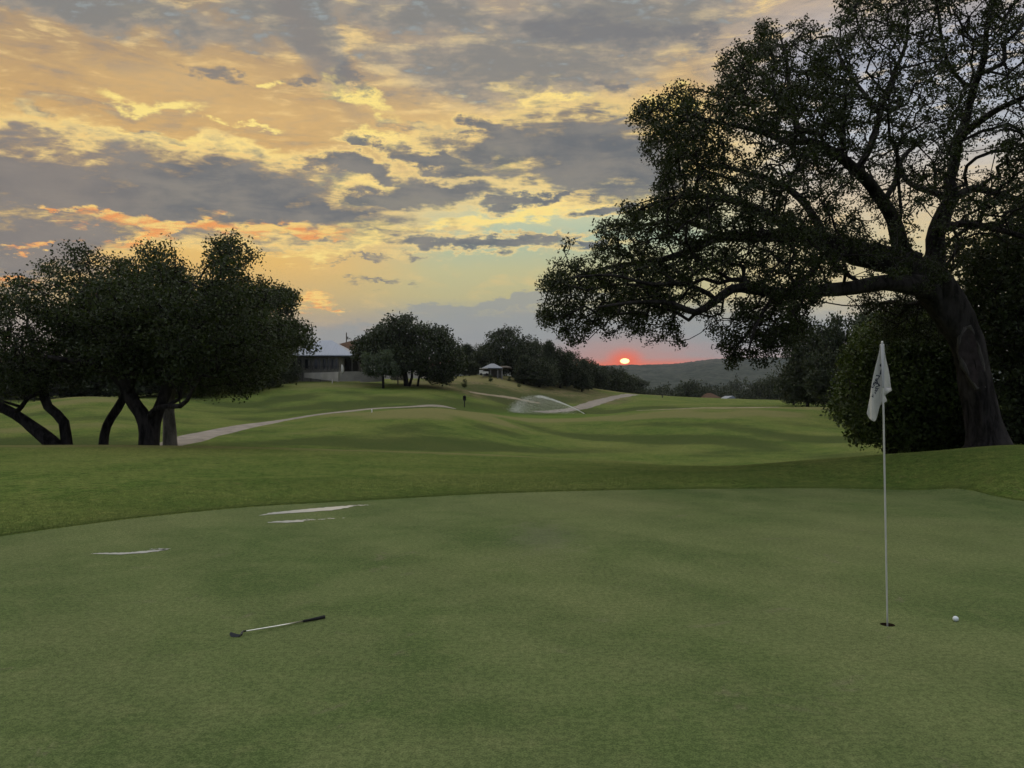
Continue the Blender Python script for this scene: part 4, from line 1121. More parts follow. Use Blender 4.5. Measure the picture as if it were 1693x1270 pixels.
traced_oak(52, 25.5,
    [[(1700, 745, 0, 20), (1702, 700, 0, 16), (1705, 640, 0, 14), (1700, 560, 0, 10)]],
    [([(1560, 480), (1580, 440), (1600, 410), (1625, 395), (1650, 400), (1660, 365), (1680, 350), (1720, 330), (1800, 340), (1880, 420), (1900, 560), (1880, 700), (1800, 745), (1690, 740), (1650, 735), (1650, 640), (1620, 560), (1580, 520)], 1.0)],
    3200, 'dense dark tree filling the right edge behind the big oak', 3.4, leaf=0.13, per=26, spread=0.26, step=0.45, cell=1.0, cut=0.30, group=GR, free=0.6)

# ---- shrubs on the tan slope
GS = 'shrubs on the tan slope'
SHR = [(768, 641, 9, 12, 'largest round green shrub at the left end of the tan slope'), (811, 631, 8, 10, 'green shrub just below the little pavilion'), 
       (858, 640, 7, 5, 'small round dark shrub alone in the middle of the tan slope'), (842, 630, 8, 6, 'low spreading shrub near the top of the tan slope'), (940, 634, 16, 10, 'pale green shrub at the foot of the dark centre trees'),
       ]
for px, py, wpx, hpx, lab in SHR:
    p = hit(px, py); place(PR['bush'], p, lab, 'shrub', GS, wpx * p.y / F / 4.2 * 1.1, hpx * p.y / F / 3.0 * 1.1, random.uniform(0, 6))

# ------------------------------------------------------------------ far hills
def hills():
    rg = np.random.default_rng(9)
    NX, NY = 620, 150
    az_ = np.radians(np.linspace(-60, 62, NX)); rr = np.linspace(900, 3600, NY)
    A, RR = np.meshgrid(az_, rr, indexing='ij')
    px = CX + F * np.tan(np.clip(A, -1.0, 1.0))
    crest_px = np.interp(px, [-2000, 0, 500, 900, 980, 1060, 1110, 1160, 1190, 1230, 1290, 1340, 1500, 1800, 2400, 3500],
                         [640, 632, 622, 610, 608, 607, 605.5, 600, 597.5, 596, 594, 593, 590, 600, 620, 640])
    zc = (CY - crest_px) / F * 2500 * np.cos(A) + CAMZ
    u = np.clip((RR - 1000) / (2500 - 1000), 0, 1); prof = u * u * (3 - 2 * u)
    back = np.clip((RR - 2500) / 1100, 0, 1)
    Z = -32 + (zc + 32) * prof * (1 - 0.5 * back * back)
    X = RR * np.sin(A); Y = RR * np.cos(A)
    Pn = np.stack([X.ravel(), Y.ravel(), np.zeros(X.size)], 1)
    n1 = vnoise(rg, Pn + 9000, 420).reshape(X.shape) - 0.5; n2 = vnoise(rg, Pn + 9000, 130).reshape(X.shape) - 0.5
    Z = Z + n1 * 26 * prof * (1 - prof) * 3 + n2 * 7 * prof
    Z = Z + rg.random(Z.shape) * 5.0 * prof
    idx = np.arange(NX * NY).reshape(NX, NY)
    Fq = np.stack([idx[:-1, :-1], idx[1:, :-1], idx[1:, 1:], idx[:-1, 1:]], -1).reshape(-1, 4)
    m = bpy.data.materials.new('wooded_hill'); m.use_nodes = True
    N = NT(m.node_tree); b = N.n['Principled BSDF']; b.inputs['Roughness'].default_value = 1; b.inputs['Specular IOR Level'].default_value = 0
    co = N.n.new('ShaderNodeTexCoord').outputs['Object']
    a = N.noise(co, 0.045, 4, 0.7); c2 = N.noise(co, 0.006, 4, 0.6)
    c = N.mix(N.ss(a, 0.40, 0.60), (0.014, 0.022, 0.015, 1), (0.055, 0.064, 0.046, 1))
    c = N.mix(N.math('MULTIPLY', N.ss(c2, 0.5, 0.66), 0.45), c, (0.10, 0.10, 0.08, 1))
    N.l.new(c, b.inputs['Base Color'])
    o = mesh_np('hills', np.stack([X, Y, Z], -1).reshape(-1, 3), Fq, m)
    tag(o, kind='structure')
hills()
# ------------------------------------------------------------------ materials for small things
M_WHITE = pbr('white_paint', (0.62, 0.61, 0.57), 0.5, 0.4, vary=0.08, scale=8)
M_CLOTH = pbr('flag_cloth', (0.50, 0.49, 0.46), 0.9, 0.1, vary=0.06, scale=12, bump=0.15, bscale=60)
M_INK = pbr('dark_ink', (0.030, 0.034, 0.055), 0.8, 0.1)
M_STEEL = pbr('brushed_steel', (0.62, 0.62, 0.60), 0.28, 0.5, metal=1.0)
M_DSTEEL = pbr('dark_steel', (0.07, 0.07, 0.07), 0.38, 0.5, metal=1.0)
M_RUBBER = pbr('black_rubber', (0.012, 0.012, 0.013), 0.75, 0.3, bump=0.6, bscale=260)
M_SOIL = pbr('cut_soil', (0.045, 0.032, 0.020), 1.0, 0.05, vary=0.4, scale=60)
M_CUP = pbr('cup_liner', (0.20, 0.20, 0.19), 0.6, 0.2)
M_FIBRE = pbr('fibreglass', (0.46, 0.46, 0.43), 0.45, 0.4, vary=0.05, scale=9)
M_SLEEVE = pbr('plastic_sleeve', (0.30, 0.31, 0.32), 0.5, 0.4)

# ------------------------------------------------------------------ cup, flagstick, flag
Yh = HOLE.y
cupr = empty('hole_cup', HOLE, 'round dark golf hole cut in the green at the foot of the flagstick', 'golf hole')
bm = bmesh.new()
def ring_wall(bm, r, z0, z1, n=40):
    a = [bm.verts.new((r * math.cos(2 * math.pi * k / n), r * math.sin(2 * math.pi * k / n), z0)) for k in range(n)]
    b = [bm.verts.new((r * math.cos(2 * math.pi * k / n), r * math.sin(2 * math.pi * k / n), z1)) for k in range(n)]
    for k in range(n): bm.faces.new((a[k], a[(k + 1) % n], b[(k + 1) % n], b[k]))
    return a, b
ring_wall(bm, HR + 0.001, -0.002, -0.032)
from_bm('soil_wall', bm, M_SOIL, cupr)
bm = bmesh.new()
a1, b1 = ring_wall(bm, HR - 0.0005, -0.028, -0.135)
a2, b2 = ring_wall(bm, HR + 0.003, -0.028, -0.138)
for k in range(40): bm.faces.new((a1[k], a1[(k + 1) % 40], a2[(k + 1) % 40], a2[k]))
bm.faces.new(b1); bm.faces.new(b2)
from_bm('liner', bm, M_CUP, cupr)

stick = empty('flagstick', HOLE, 'tall thin white flagstick with a limp white flag, standing in the hole', 'flagstick')
def hp(px, py, dy=0.0):
    return at(px, py, Yh + dy) - HOLE
bm = bmesh.new()
bot = hp(1467.6, 1033); bot = Vector((bot.x, 0, -0.12)); top = hp(1458.6, 571)
bm_tube(bm, [bot, bot.lerp(top, 0.1), bot.lerp(top, 0.45), bot.lerp(top, 0.86), top], [0.0060, 0.0062, 0.0068, 0.0072, 0.0072], 14)
from_bm('pole', bm, M_FIBRE, stick, smooth=True)
bm = bmesh.new()
c0 = hp(1459.9, 641); c1 = hp(1458.5, 568)
bm_tube(bm, [c0, c0.lerp(c1, .02), c1], [0.0086, 0.0092, 0.0088], 14)
from_bm('flag_sleeve', bm, M_SLEEVE, stick, smooth=True)
bm = bmesh.new()
c2 = hp(1458.4, 564.5)
bm_tube(bm, [c1 + Vector((0, 0, .0005)), c1.lerp(c2, .35), c1.lerp(c2, .7), c2, c2 + Vector((0, 0, .003))], [0.0075, 0.0078, 0.0085, 0.0065, 0.002], 14)
from_bm('top_knob', bm, M_WHITE, stick, smooth=True)

ROWS = [(569, 1454.6, 1462), (580, 1454, 1462.6), (590, 1451.5, 1463.8), (600, 1449, 1466), (610, 1446.5, 1468.5), (620, 1444, 1470.4), (630, 1442, 1471.8), (640, 1440.5, 1472.8), (645, 1440, 1473.6),
        (650, 1439.5, 1468.5), (654, 1439, 1462.4), (658, 1438.5, 1464.5), (662, 1437.4, 1466), (666, 1436.5, 1460.8), (670, 1435.6, 1455.4), (676, 1434.6, 1453.2), (684, 1433, 1451.5),
        (690, 1435.8, 1449.8), (694, 1440, 1448.2), (697, 1444.4, 1446)]
rw = np.array(ROWS, float)
def cloth_y(px, py):
    """depth of the hanging cloth behind the pole, with soft lengthways folds"""
    u = (px - 1452) / 14.0; v = (py - 569) / 128.0
    return 0.016 + (0.004 + 0.012 * v) * math.sin(u * 5.0 + 1.6 * v + 0.4) + 0.006 * v * math.sin(u * 9 - 2 * v) + 0.010 * v * (u > 0) * min(1, u) 
vs, K = [], 22
rows_q = np.concatenate([np.linspace(569, 697, 66)])
for py in rows_q:
    l = np.interp(py, rw[:, 0], rw[:, 1]); r = np.interp(py, rw[:, 0], rw[:, 2])
    for k in range(K + 1):
        px = l + (r - l) * k / K
        vs.append(hp(px, py, cloth_y(px, py)))
bm = bmesh.new(); vv = [bm.verts.new(v) for v in vs]
for i in range(len(rows_q) - 1):
    for k in range(K):
        q = i * (K + 1) + k
        bm.faces.new((vv[q], vv[q + 1], vv[q + K + 2], vv[q + K + 1]))
# turned-up lower corner folds in front
def flap(pts):
    f = [bm.verts.new(hp(px, py, dy)) for px, py, dy in pts]
    bm.faces.new(f)
flap([(1461.5, 641.5, 0.006), (1473.4, 641.0, 0.010), (1474.4, 646.2, 0.008), (1468.5, 649.5, 0.004), (1462.2, 655.0, 0.004)])
flap([(1462.2, 653.0, 0.010), (1463.8, 655.0, 0.010), (1466.4, 663.5, 0.008), (1460.5, 667.0, 0.006), (1454.5, 671.0, 0.006)])
flag = from_bm('flag', bm, M_CLOTH, stick, smooth=True)
sm = flag.modifiers.new('thick', 'SOLIDIFY'); sm.thickness = 0.0016

def cloth_text(body, p0, p1, height, shear=0.25, name='lettering'):
    """mirrored writing seen through the back of the flag: p0 start, p1 end (photo px)"""
    cu = bpy.data.curves.new(name, 'FONT'); cu.body = body; cu.size = 1.0; cu.shear = shear; cu.resolution_u = 3; cu.offset = 0.035
    to = bpy.data.objects.new(name, cu); COL.objects.link(to)
    bpy.context.view_layer.update()
    me = bpy.data.meshes.new_from_object(to.evaluated_get(bpy.context.evaluated_depsgraph_get()))
    bpy.data.objects.remove(to)
    co = np.array([v.co[:] for v in me.vertices]); w = co[:, 0].max()
    d = np.array([p1[0] - p0[0], p1[1] - p0[1]], float); L_ = np.linalg.norm(d); d /= L_
    upv = np.array([d[1], -d[0]]) * -1           # towards the upper left in the photo: mirrored
    if upv[1] > 0: upv = -upv
    for v, c in zip(me.vertices, co):
        q = np.array(p0) + d * c[0] / w * L_ + upv * c[1] * height
        v.co = hp(q[0], q[1], cloth_y(q[0], q[1]) - 0.0024)
    me.materials.append(M_INK)
    o = bpy.data.objects.new(name, me); COL.objects.link(o); o.parent = flag
cloth_text('Lago', (1455.5, 620.5), (1443.5, 642.5), 8.5)
cloth_text('Vista', (1457.0, 634.0), (1443.5, 658.0), 7.8)
def mark(poly, name='emblem'):
    bm = bmesh.new(); bm.faces.new([bm.verts.new(hp(px, py, cloth_y(px, py) - 0.0026)) for px, py in poly])
    from_bm(name, bm, M_INK, flag)
mark([(1454.3, 603.5), (1457.0, 600.5), (1457.0, 606.5), (1455.4, 606.2)])
mark([(1457.0, 609.5), (1457.2, 619.5), (1454.0, 619.0), (1455.0, 616.5), (1455.6, 613.0)])
mark([(1439.2, 658.2), (1439.8, 654.6), (1443.4, 649.6), (1447.0, 647.4), (1446.0, 650.6), (1442.0, 655.8)])

# ------------------------------------------------------------------ ball
bp = hit(1580, 1027.5); BR = 0.02135
ball_m = bpy.data.materials.new('ball_cover'); ball_m.use_nodes = True
N = NT(ball_m.node_tree); b = N.n['Principled BSDF']; b.inputs['Base Color'].default_value = (0.66, 0.72, 0.75, 1); b.inputs['Roughness'].default_value = 0.3
vo = N.n.new('ShaderNodeTexVoronoi'); vo.inputs['Scale'].default_value = 260
N.l.new(N.n.new('ShaderNodeTexCoord').outputs['Object'], vo.inputs['Vector'])
bn = N.n.new('ShaderNodeBump'); bn.inputs['Strength'].default_value = 0.5; bn.inputs['Distance'].default_value = 0.001
N.l.new(vo.outputs['Distance'], bn.inputs['Height']); N.l.new(bn.outputs[0], b.inputs['Normal'])
bm = bmesh.new(); bmesh.ops.create_icosphere(bm, subdivisions=4, radius=BR)
ball = from_bm('golf_ball', bm, ball_m, None, smooth=True); ball.location = (bp.x, bp.y, bp.z + BR - 0.001)
tag(ball, 'white dimpled ball lying on the green to the right of the hole', 'golf ball')

# ------------------------------------------------------------------ club lying on the green
Hh = hit(388, 1054); Gg = hit(537, 1023)
club = empty('golf_club', Hh, 'steel-shafted iron with black grip lying alone on the green at left', 'golf club')
ax = (Gg - Hh); Lc = ax.length; ax.normalize()
up = Vector((0, 0, 1)); 
def cp(s, h): return ax * s + up * h
bm = bmesh.new(); bm_tube(bm, [cp(0.075, .030), cp(0.10, .027), cp(Lc * 0.45, .018), cp(Lc * 0.76, .0135)], [0.0046, 0.0047, 0.0054, 0.0060], 12)
from_bm('shaft', bm, M_STEEL, club, smooth=True)
bm = bmesh.new(); bm_tube(bm, [cp(0.062, .0315), cp(0.074, .030), cp(0.086, .0287)], [0.0070, 0.0066, 0.0052], 12)
from_bm('ferrule', bm, M_RUBBER, club, smooth=True)
bm = bmesh.new(); bm_tube(bm, [cp(Lc * 0.74, .0138), cp(Lc * 0.75, .0138), cp(Lc * 0.88, .0132), cp(Lc * 0.985, .0136), cp(Lc - .003, .0138), cp(Lc, .0138)],
                          [0.0075, 0.0092, 0.0112, 0.0132, 0.0138, 0.0115], 14)
from_bm('grip', bm, M_RUBBER, club, smooth=True)
# head: blade outline extruded, hosel blended in
bm = bmesh.new()
side = ax.cross(up).normalized()
tx = Vector((-1, 0.05, 0)).normalized()              # heel -> toe
lean = (Vector((0, 0.30, 0.80)))        # face leans back
outl = [(u_ * 0.86, v_ * 0.78) for u_, v_ in [(0.052, 0.030), (0.036, 0.031), (0.015, 0.036), (-0.012, 0.044), (-0.034, 0.053), (-0.044, 0.052), (-0.048, 0.040), (-0.045, 0.020), (-0.034, 0.006), (-0.010, 0.001), (0.020, 0.002), (0.040, 0.008), (0.050, 0.018)]]
nrm = tx.cross(lean).normalized()
if nrm.y > 0: nrm = -nrm
def hv(u, v, d_): return tx * (-u) + lean * v + nrm * d_
fr_ = [bm.verts.new(hv(u, v, 0.002)) for u, v in outl]
bk_ = [bm.verts.new(hv(u * 0.97, v * 0.96, -0.006 - 0.012 * (1 - v / 0.053))) for u, v in outl]
bm.faces.new(fr_); bm.faces.new(bk_[::-1])
for k in range(len(fr_)): bm.faces.new((fr_[k], fr_[(k + 1) % len(fr_)], bk_[(k + 1) % len(fr_)], bk_[k]))
bmesh.ops.recalc_face_normals(bm, faces=bm.faces[:])
bmesh.ops.bevel(bm, geom=bm.edges[:], offset=0.0012, segments=2, affect='EDGES')
bm_tube(bm, [hv(0.046, 0.020, -0.005), hv(0.050, 0.028, -0.006).lerp(cp(0.05, .033), 0.5), cp(0.066, .031)], [0.0085, 0.0082, 0.0068], 14)
from_bm('club_head', bm, M_DSTEEL, club, smooth=False)

# ------------------------------------------------------------------ puddles of standing water on the green
M_WATER = bpy.data.materials.new('puddle_water'); M_WATER.use_nodes = True
N = NT(M_WATER.node_tree); b = N.n['Principled BSDF']; b.inputs['Base Color'].default_value = (0.45, 0.45, 0.43, 1); b.inputs['Roughness'].default_value = 0.3  # pale base colour stands in for the reflected sky
b.inputs['IOR'].default_value = 1.33; b.inputs['Specular IOR Level'].default_value = 0.8
def puddle(shapes, seed):
    rg = random.Random(seed); bm = bmesh.new()
    for poly in shapes:
        pts = []
        m = len(poly)
        for i in range(m):
            a_ = poly[i]; b_ = poly[(i + 1) % m]
            for j in range(6):
                t_ = j / 6; px = a_[0] * (1 - t_) + b_[0] * t_; py = a_[1] * (1 - t_) + b_[1] * t_
                pts.append((px + rg.uniform(-2.0, 2.0), py + rg.uniform(-0.3, 0.3)))
        vs = []
        for px, py in pts:
            p = hit(px, py); vs.append(bm.verts.new((p.x, p.y, p.z + 0.004)))
        es = [bm.edges.new((vs[k], vs[(k + 1) % len(vs)])) for k in range(len(vs))]
        bmesh.ops.triangle_fill(bm, edges=es, use_beauty=True)
    for f in bm.faces:
        if f.normal.z < 0: f.normal_flip()
    me = bpy.data.meshes.new('puddle'); bm.to_mesh(me); bm.free(); me.materials.append(M_WATER)
    o = bpy.data.objects.new('puddle', me); COL.objects.link(o); tag(o, kind='structure')
def flecks(cx, cy, rx, ry, n, seed, slope=0.0):
    rg = random.Random(seed); out_ = []
    for _ in range(n):
        u = rg.gauss(0, .45); x = cx + u * rx; y = cy + rg.gauss(0, .4) * ry + slope * (x - cx)
        w = rg.uniform(2, 9); h = rg.uniform(0.25, 0.6)
        out_.append([(x - w, y + h * .3), (x - w * .3, y - h), (x + w, y - h * .2), (x + w * .2, y + h)])
    return out_
puddle([[(429, 852.5), (452, 847.5), (480, 845.0), (520, 841), (560, 837.5), (590, 835.5), (578, 839.5), (548, 844), (500, 847.5), (455, 850.5)]] + flecks(596, 836, 18, 1.2, 5, 9, -0.05), 1)
puddle([[(441, 864.5), (460, 862), (485, 861), (505, 859.5), (500, 863.2), (470, 864.6)]] + flecks(530, 859, 36, 1.8, 9, 2, -0.04), 2)
puddle([[(150, 916.2), (172, 914.8), (200, 914.6), (228, 912.6), (262, 909.8), (278, 908.2), (262, 912.2), (230, 915.6), (195, 917.4)]] + flecks(270, 909, 26, 1.6, 8, 3, -0.05), 3)

# ------------------------------------------------------------------ sprinkler
def sprinkler():
    n0 = hit(967, 685.5); Y = n0.y
    root = empty('sprinkler', n0, 'pop-up sprinkler throwing a white arc of water to the left across the fairway', 'sprinkler')
    bm = bmesh.new()
    bm_tube(bm, [(0, 0, 0), (0, 0, 0.14)], [0.05, 0.05], 10); bm_tube(bm, [(0, 0, 0.14), (-0.10, 0, 0.18)], [0.035, 0.02], 8)
    from_bm('nozzle_head', bm, M_RUBBER, root)
    rg = np.random.default_rng(4)
    # centre line of the jet, photo px
    c = np.array([(967, 684.5), (955, 678), (940, 671), (925, 665), (905, 658.5), (890, 655.6), (880, 655.5), (868, 658.0), (858, 664), (852, 673), (849, 683)], float)
    d = np.concatenate([[0], np.cumsum(np.hypot(*np.diff(c, axis=0).T))]); d /= d[-1]
    def drops(u, spread, drop, size):
        P_ = pchip(d, c, u)
        px = P_[:, 0] + rg.normal(size=len(u)) * spread; py = P_[:, 1] + rg.normal(size=len(u)) * spread * 0.5 + drop
        Yd = Y + rg.normal(size=len(u)) * (0.15 + 1.3 * u) + 2.0 * u
        W_ = np.stack([(px - CX) / F * Yd, Yd, CAMZ + (CY - py) / F * Yd], 1)
        g_ = terrain(W_[:, 0], W_[:, 1]) + 0.03
        ok = W_[:, 2] > g_
        return W_[ok], size[ok] if hasattr(size, '__len__') else np.full(ok.sum(), size)
    def drop_mesh(name, W_, sz):
        n = len(W_); base = np.array([(1, 0, -.5), (-.5, .87, -.5), (-.5, -.87, -.5), (0, 0, 1.1)])
        V = W_[:, None, :] + base[None] * sz[:, None, None]
        Fq = (np.arange(n) * 4)[:, None, None] + np.array([(0, 1, 2), (0, 3, 1), (1, 3, 2), (2, 3, 0)])[None]
        o = mesh_np(name, V.reshape(-1, 3), Fq.reshape(-1, 3), M_DROP, root)
        tag(o, kind='stuff')
    M_DROP = pbr('water_drops', (0.80, 0.80, 0.76), 0.4, 0.5)
    u = rg.random(3600) ** 0.85
    W1, s1 = drops(u * 0.62, 0.25 + 2.0 * u ** 1.5, 0, 0.020)
    drop_mesh('water_jet', W1, s1)
    u = 0.12 + 0.88 * rg.random(15000) ** 0.62
    P_ = pchip(d, c, u); fall = (684 - P_[:, 1]) * rg.random(len(u)) ** 1.25
    W2, s2 = drops(u, 1.5 + 6.0 * u ** 3, fall, 0.015)
    drop_mesh('water_spray', W2, s2)
sprinkler()

# ------------------------------------------------------------------ buildings
M_STUCCO = pbr('pale_stucco', (0.42, 0.39, 0.35), 0.95, 0.1, vary=0.14, scale=0.9)
M_WALLD = pbr('taupe_wall', (0.11, 0.105, 0.095), 0.9, 0.1, vary=0.15, scale=2)
M_GLASS = pbr('dark_glass', (0.02, 0.022, 0.026), 0.1, 0.5)
M_TRIM = pbr('grey_trim', (0.20, 0.195, 0.19), 0.7, 0.2)
M_BROWNROOF = pbr('brown_shingle', (0.085, 0.050, 0.032), 0.95, 0.1, vary=0.25, scale=2.5)
M_WOODP = pbr('weathered_wood', (0.10, 0.085, 0.07), 0.95, 0.1, vary=0.2, scale=5)
def roof_mat(name, col):
    m = bpy.data.materials.new(name); m.use_nodes = True
    N = NT(m.node_tree); b = N.n['Principled BSDF']; b.inputs['Base Color'].default_value = (*col, 1); b.inputs['Metallic'].default_value = 0.4; b.inputs['Roughness'].default_value = 0.42
    return m
M_METAL = roof_mat('standing_seam_metal', (0.24, 0.27, 0.34))

def hip_roof(bm, x0, x1, y0, y1, z0, rise, inset, over=0.0, th=0.12):
    """hip roof: eaves rectangle, ridge shortened by inset at each end"""
    ym = (y0 + y1) / 2
    e = [(x0, y0), (x1, y0), (x1, y1), (x0, y1)]
    lo = [bm.verts.new((x, y, z0 - th)) for x, y in e]; hi = [bm.verts.new((x, y, z0)) for x, y in e]
    a = bm.verts.new((x0 + inset, ym, z0 + rise)); c = bm.verts.new((x1 - inset, ym, z0 + rise))
    for k in range(4): bm.faces.new((lo[k], lo[(k + 1) % 4], hi[(k + 1) % 4], hi[k]))
    bm.faces.new(lo[::-1]); bm.faces.new((hi[0], hi[1], c, a)); bm.faces.new((hi[2], hi[3], a, c))
    if (c.co - a.co).length > 0.01: bm.faces.new((hi[1], hi[2], c)); bm.faces.new((hi[3], hi[0], a))

def seams(bm, x0, x1, y0, ym, z0, rise, inset, step=0.45):
    """raised seams on the front slope"""
    x = x0 + step
    while x < x1 - 0.2:
        # height of the front slope at the top of this seam (clipped by the hips)
        t = min(1.0, (x - x0) / inset, (x1 - x) / inset)
        p0 = Vector((x, y0 + 0.01, z0 + 0.012)); p1 = Vector((x, y0 + (ym - y0) * t * 0.98, z0 + rise * t * 0.98 + 0.012))
        bm_tube(bm, [p0, p1], [0.022, 0.022], 4); x += step

# clubhouse with the pale metal hip roof
def clubhouse():
    Y = 117.0; k = Y / F
    c = at(530, 614, Y); g0 = Vector((c.x, Y, tz(c.x, Y)))
    g0.z = min(g0.z, c.z - 0.1)
    root = empty('clubhouse', g0, 'low clubhouse with a pale blue-grey metal hip roof and a row of dark windows', 'building', None)
    X = lambda px: (px - 530) * k
    Z = lambda py: CAMZ + (CY - py) / F * Y - g0.z
    bm = bmesh.new(); hip_roof(bm, X(470), X(588), -1.0, 9.5, Z(588), (588 - 563) * k * 1.15, 4.6); roof = from_bm('roof', bm, M_METAL, root)
    bm = bmesh.new(); seams(bm, X(470), X(588), -1.0, 4.25, Z(588), (588 - 563) * k * 1.15, 4.6); from_bm('roof_seams', bm, M_METAL, roof)
    zt = Z(589.8)
    bm = bmesh.new(); bm_box(bm, (X(476), 0.4, -0.5), (X(560), 8.6, zt)); wall = from_bm('wall', bm, pbr('clubhouse_wall', (0.22, 0.21, 0.19), 0.9, 0.1, vary=0.15, scale=1.5), root)  # paler taupe as the wall's own colour
    for a_, b_ in ((482, 488), (492, 498), (503, 509), (511, 514.5), (518.5, 524.5), (526, 530.5), (533, 537.5), (540, 545), (547, 551), (553, 558)):
        bm = bmesh.new(); bm_box(bm, (X(a_), 0.34, Z(610)), (X(b_), 0.46, Z(593.5)))
        w = from_bm('window', bm, M_TRIM, root)
        bm = bmesh.new(); bm_box(bm, (X(a_ + .5), 0.31, Z(609.3)), (X(b_ - .5), 0.336, Z(594.2))); from_bm('pane', bm, M_GLASS, w)
    for px in (478, 502, 516, 531.5, 546, 560, 583.5):
        bm = bmesh.new(); bm_box(bm, (X(px) - .055, -0.75, -0.5), (X(px) + .055, -0.64, zt)); from_bm('porch_post', bm, M_WALLD, root)
    bm = bmesh.new(); bm_box(bm, (X(561), 4.0, -0.5), (X(584), 8.6, zt)); from_bm('porch_back_wall', bm, pbr('porch_wall', (0.03, 0.028, 0.026), 0.9, 0.1), root)  # near-black: shade of the open porch put into the wall colour
    bm = bmesh.new()
    for i in range(16):
        x = X(488 + i * 6.1); bm_box(bm, (x - .02, -0.66, Z(612)), (x + .02, -0.62, Z(606)))
    bm_box(bm, (X(486), -0.68, Z(606.2)), (X(585), -0.60, Z(605.4)))
    from_bm('railing', bm, M_RUBBER, root)
    return Y
clubhouse()

def wall_run(name, pts, label, th=0.35):
    """low wall through (column, top row, bottom row, Y)"""
    q = [at(a, b_, Y) for a, b_, c_, Y in pts]; zb = [CAMZ + (CY - c_) / F * Y for a, b_, c_, Y in pts]
    o = q[0].copy(); o.z = zb[0]
    root_loc = o
    bm = bmesh.new()
    fr = [(bm.verts.new(p - o), bm.verts.new(Vector((p.x, p.y, z - 0.3)) - o)) for p, z in zip(q, zb)]
    bk = [(bm.verts.new(p - o + Vector((0, th, 0))), bm.verts.new(Vector((p.x, p.y + th, z - 0.3)) - o)) for p, z in zip(q, zb)]
    for i in range(len(q) - 1):
        bm.faces.new((fr[i][0], fr[i + 1][0], fr[i + 1][1], fr[i][1])); bm.faces.new((bk[i][0], bk[i][1], bk[i + 1][1], bk[i + 1][0]))
        bm.faces.new((fr[i][0], bk[i][0], bk[i + 1][0], fr[i + 1][0]))
    for e in (0, -1): bm.faces.new((fr[e][0], fr[e][1], bk[e][1], bk[e][0]))
    w = from_bm(name, bm, M_STUCCO, None); w.location = root_loc
    return tag(w, label, 'wall')
wall_run('terrace_wall', [(503, 616.5, 621, 113.5), (530, 616, 624, 112.5), (559.5, 614.8, 627.5, 110.5)], 'low pale stucco wall running along the front of the clubhouse terrace, left of the corner')
wall_run('terrace_wall', [(560.2, 614.6, 627.4, 110.8), (585, 614.2, 627, 111.5), (610, 614.2, 627, 112), (634, 616, 626.5, 112)], 'pale stucco terrace wall right of the corner, partly behind the little olive tree')
wall_run('garden_wall', [(646, 613.0, 625, 113), (660, 612.6, 625.5, 113), (673, 612.2, 626, 113.5)], 'short pale wall just left of the broad centre oak trunk')
wall_run('stone_kerb', [(596, 627.6, 628.8, 107.5), (615, 626.6, 628, 108), (632, 626.0, 627.2, 108.5)], 'thin pale stone kerb on the grass below the terrace wall', 0.3)
# round white pillar on the short wall
def simple_tube(name, px, top_, bot_, Y, rad, mat, label, cat, group=None, extra=None):
    p = at(px, bot_, Y)
    root = empty(name, p, label, cat, group)
    H = (bot_ - top_) * Y / F
    return root, H
root, H = simple_tube('white_pillar', 658.5, 607.6, 614, 112.6, .3, M_WHITE, 'white round-topped pillar standing against the short pale garden wall', 'pillar')
bm = bmesh.new(); bm_tube(bm, [(0, 0, -1.0), (0, 0, H * .7)], [.16, .16], 10); from_bm('shaft', bm, M_WHITE, root)
bm = bmesh.new(); bm_tube(bm, [(0, 0, H * .7 + .002), (0, 0, H * .85), (0.06, 0, H)], [.26, .28, .12], 10); from_bm('cap', bm, M_WHITE, root)
# closed patio umbrella
root, H = simple_tube('patio_umbrella', 566.3, 602.6, 619.5, 111.0, .2, M_WHITE, 'closed white patio umbrella by the corner of the terrace wall', 'umbrella')
bm = bmesh.new(); bm_tube(bm, [(0, 0, -.3), (0, 0, H)], [.03, .03], 8); from_bm('pole', bm, M_TRIM, root)
bm = bmesh.new(); bm_tube(bm, [(0.04, 0, H * .12), (0.02, 0, H * .3), (0, 0, H * .6), (-.05, 0, H * .85), (-.1, 0, H * 1.0)], [.13, .20, .19, .14, .03], 8); from_bm('canopy', bm, M_WHITE, root, smooth=True)
# white bench on the grass
p = hit(572, 630.5, 60, 140); root = empty('garden_bench', p, 'small white bench on the grass below the terrace wall corner', 'bench')
kx = p.y / F
bm = bmesh.new(); bm_box(bm, (-9 * kx, -.2, .24), (9 * kx, .2, .32)); from_bm('seat', bm, M_STUCCO, root)
for s_ in (-1, 1):
    bm = bmesh.new(); bm_box(bm, (s_ * 8 * kx - .16, -.18, -.1), (s_ * 8 * kx + .16, .18, .237)); from_bm('leg', bm, M_WHITE, root)
# wooden post
root, H = simple_tube('wooden_post', 657.8, 620, 632, 104, .1, M_WOODP, 'thin brown wooden post in the grass left of the broad centre oak', 'post')
bm = bmesh.new(); bm_tube(bm, [(0, 0, -.3), (0, 0, H)], [.09, .08], 8); bm_tube(bm, [(0, 0, H), (0, 0, H + .08)], [.10, .03], 8); from_bm('shaft', bm, M_WOODP, root)
root, H = simple_tube('tee_marker', 549.5, 627.5, 631, 100, .1, M_WHITE, 'tiny pale marker post on the grass left of the white bench', 'marker')
bm = bmesh.new(); bm_tube(bm, [(0, 0, -.2), (0, 0, H)], [.07, .06], 8); bm_tube(bm, [(0, 0, H), (0, 0, H + .05)], [.06, .02], 8); from_bm('shaft', bm, M_STUCCO, root)

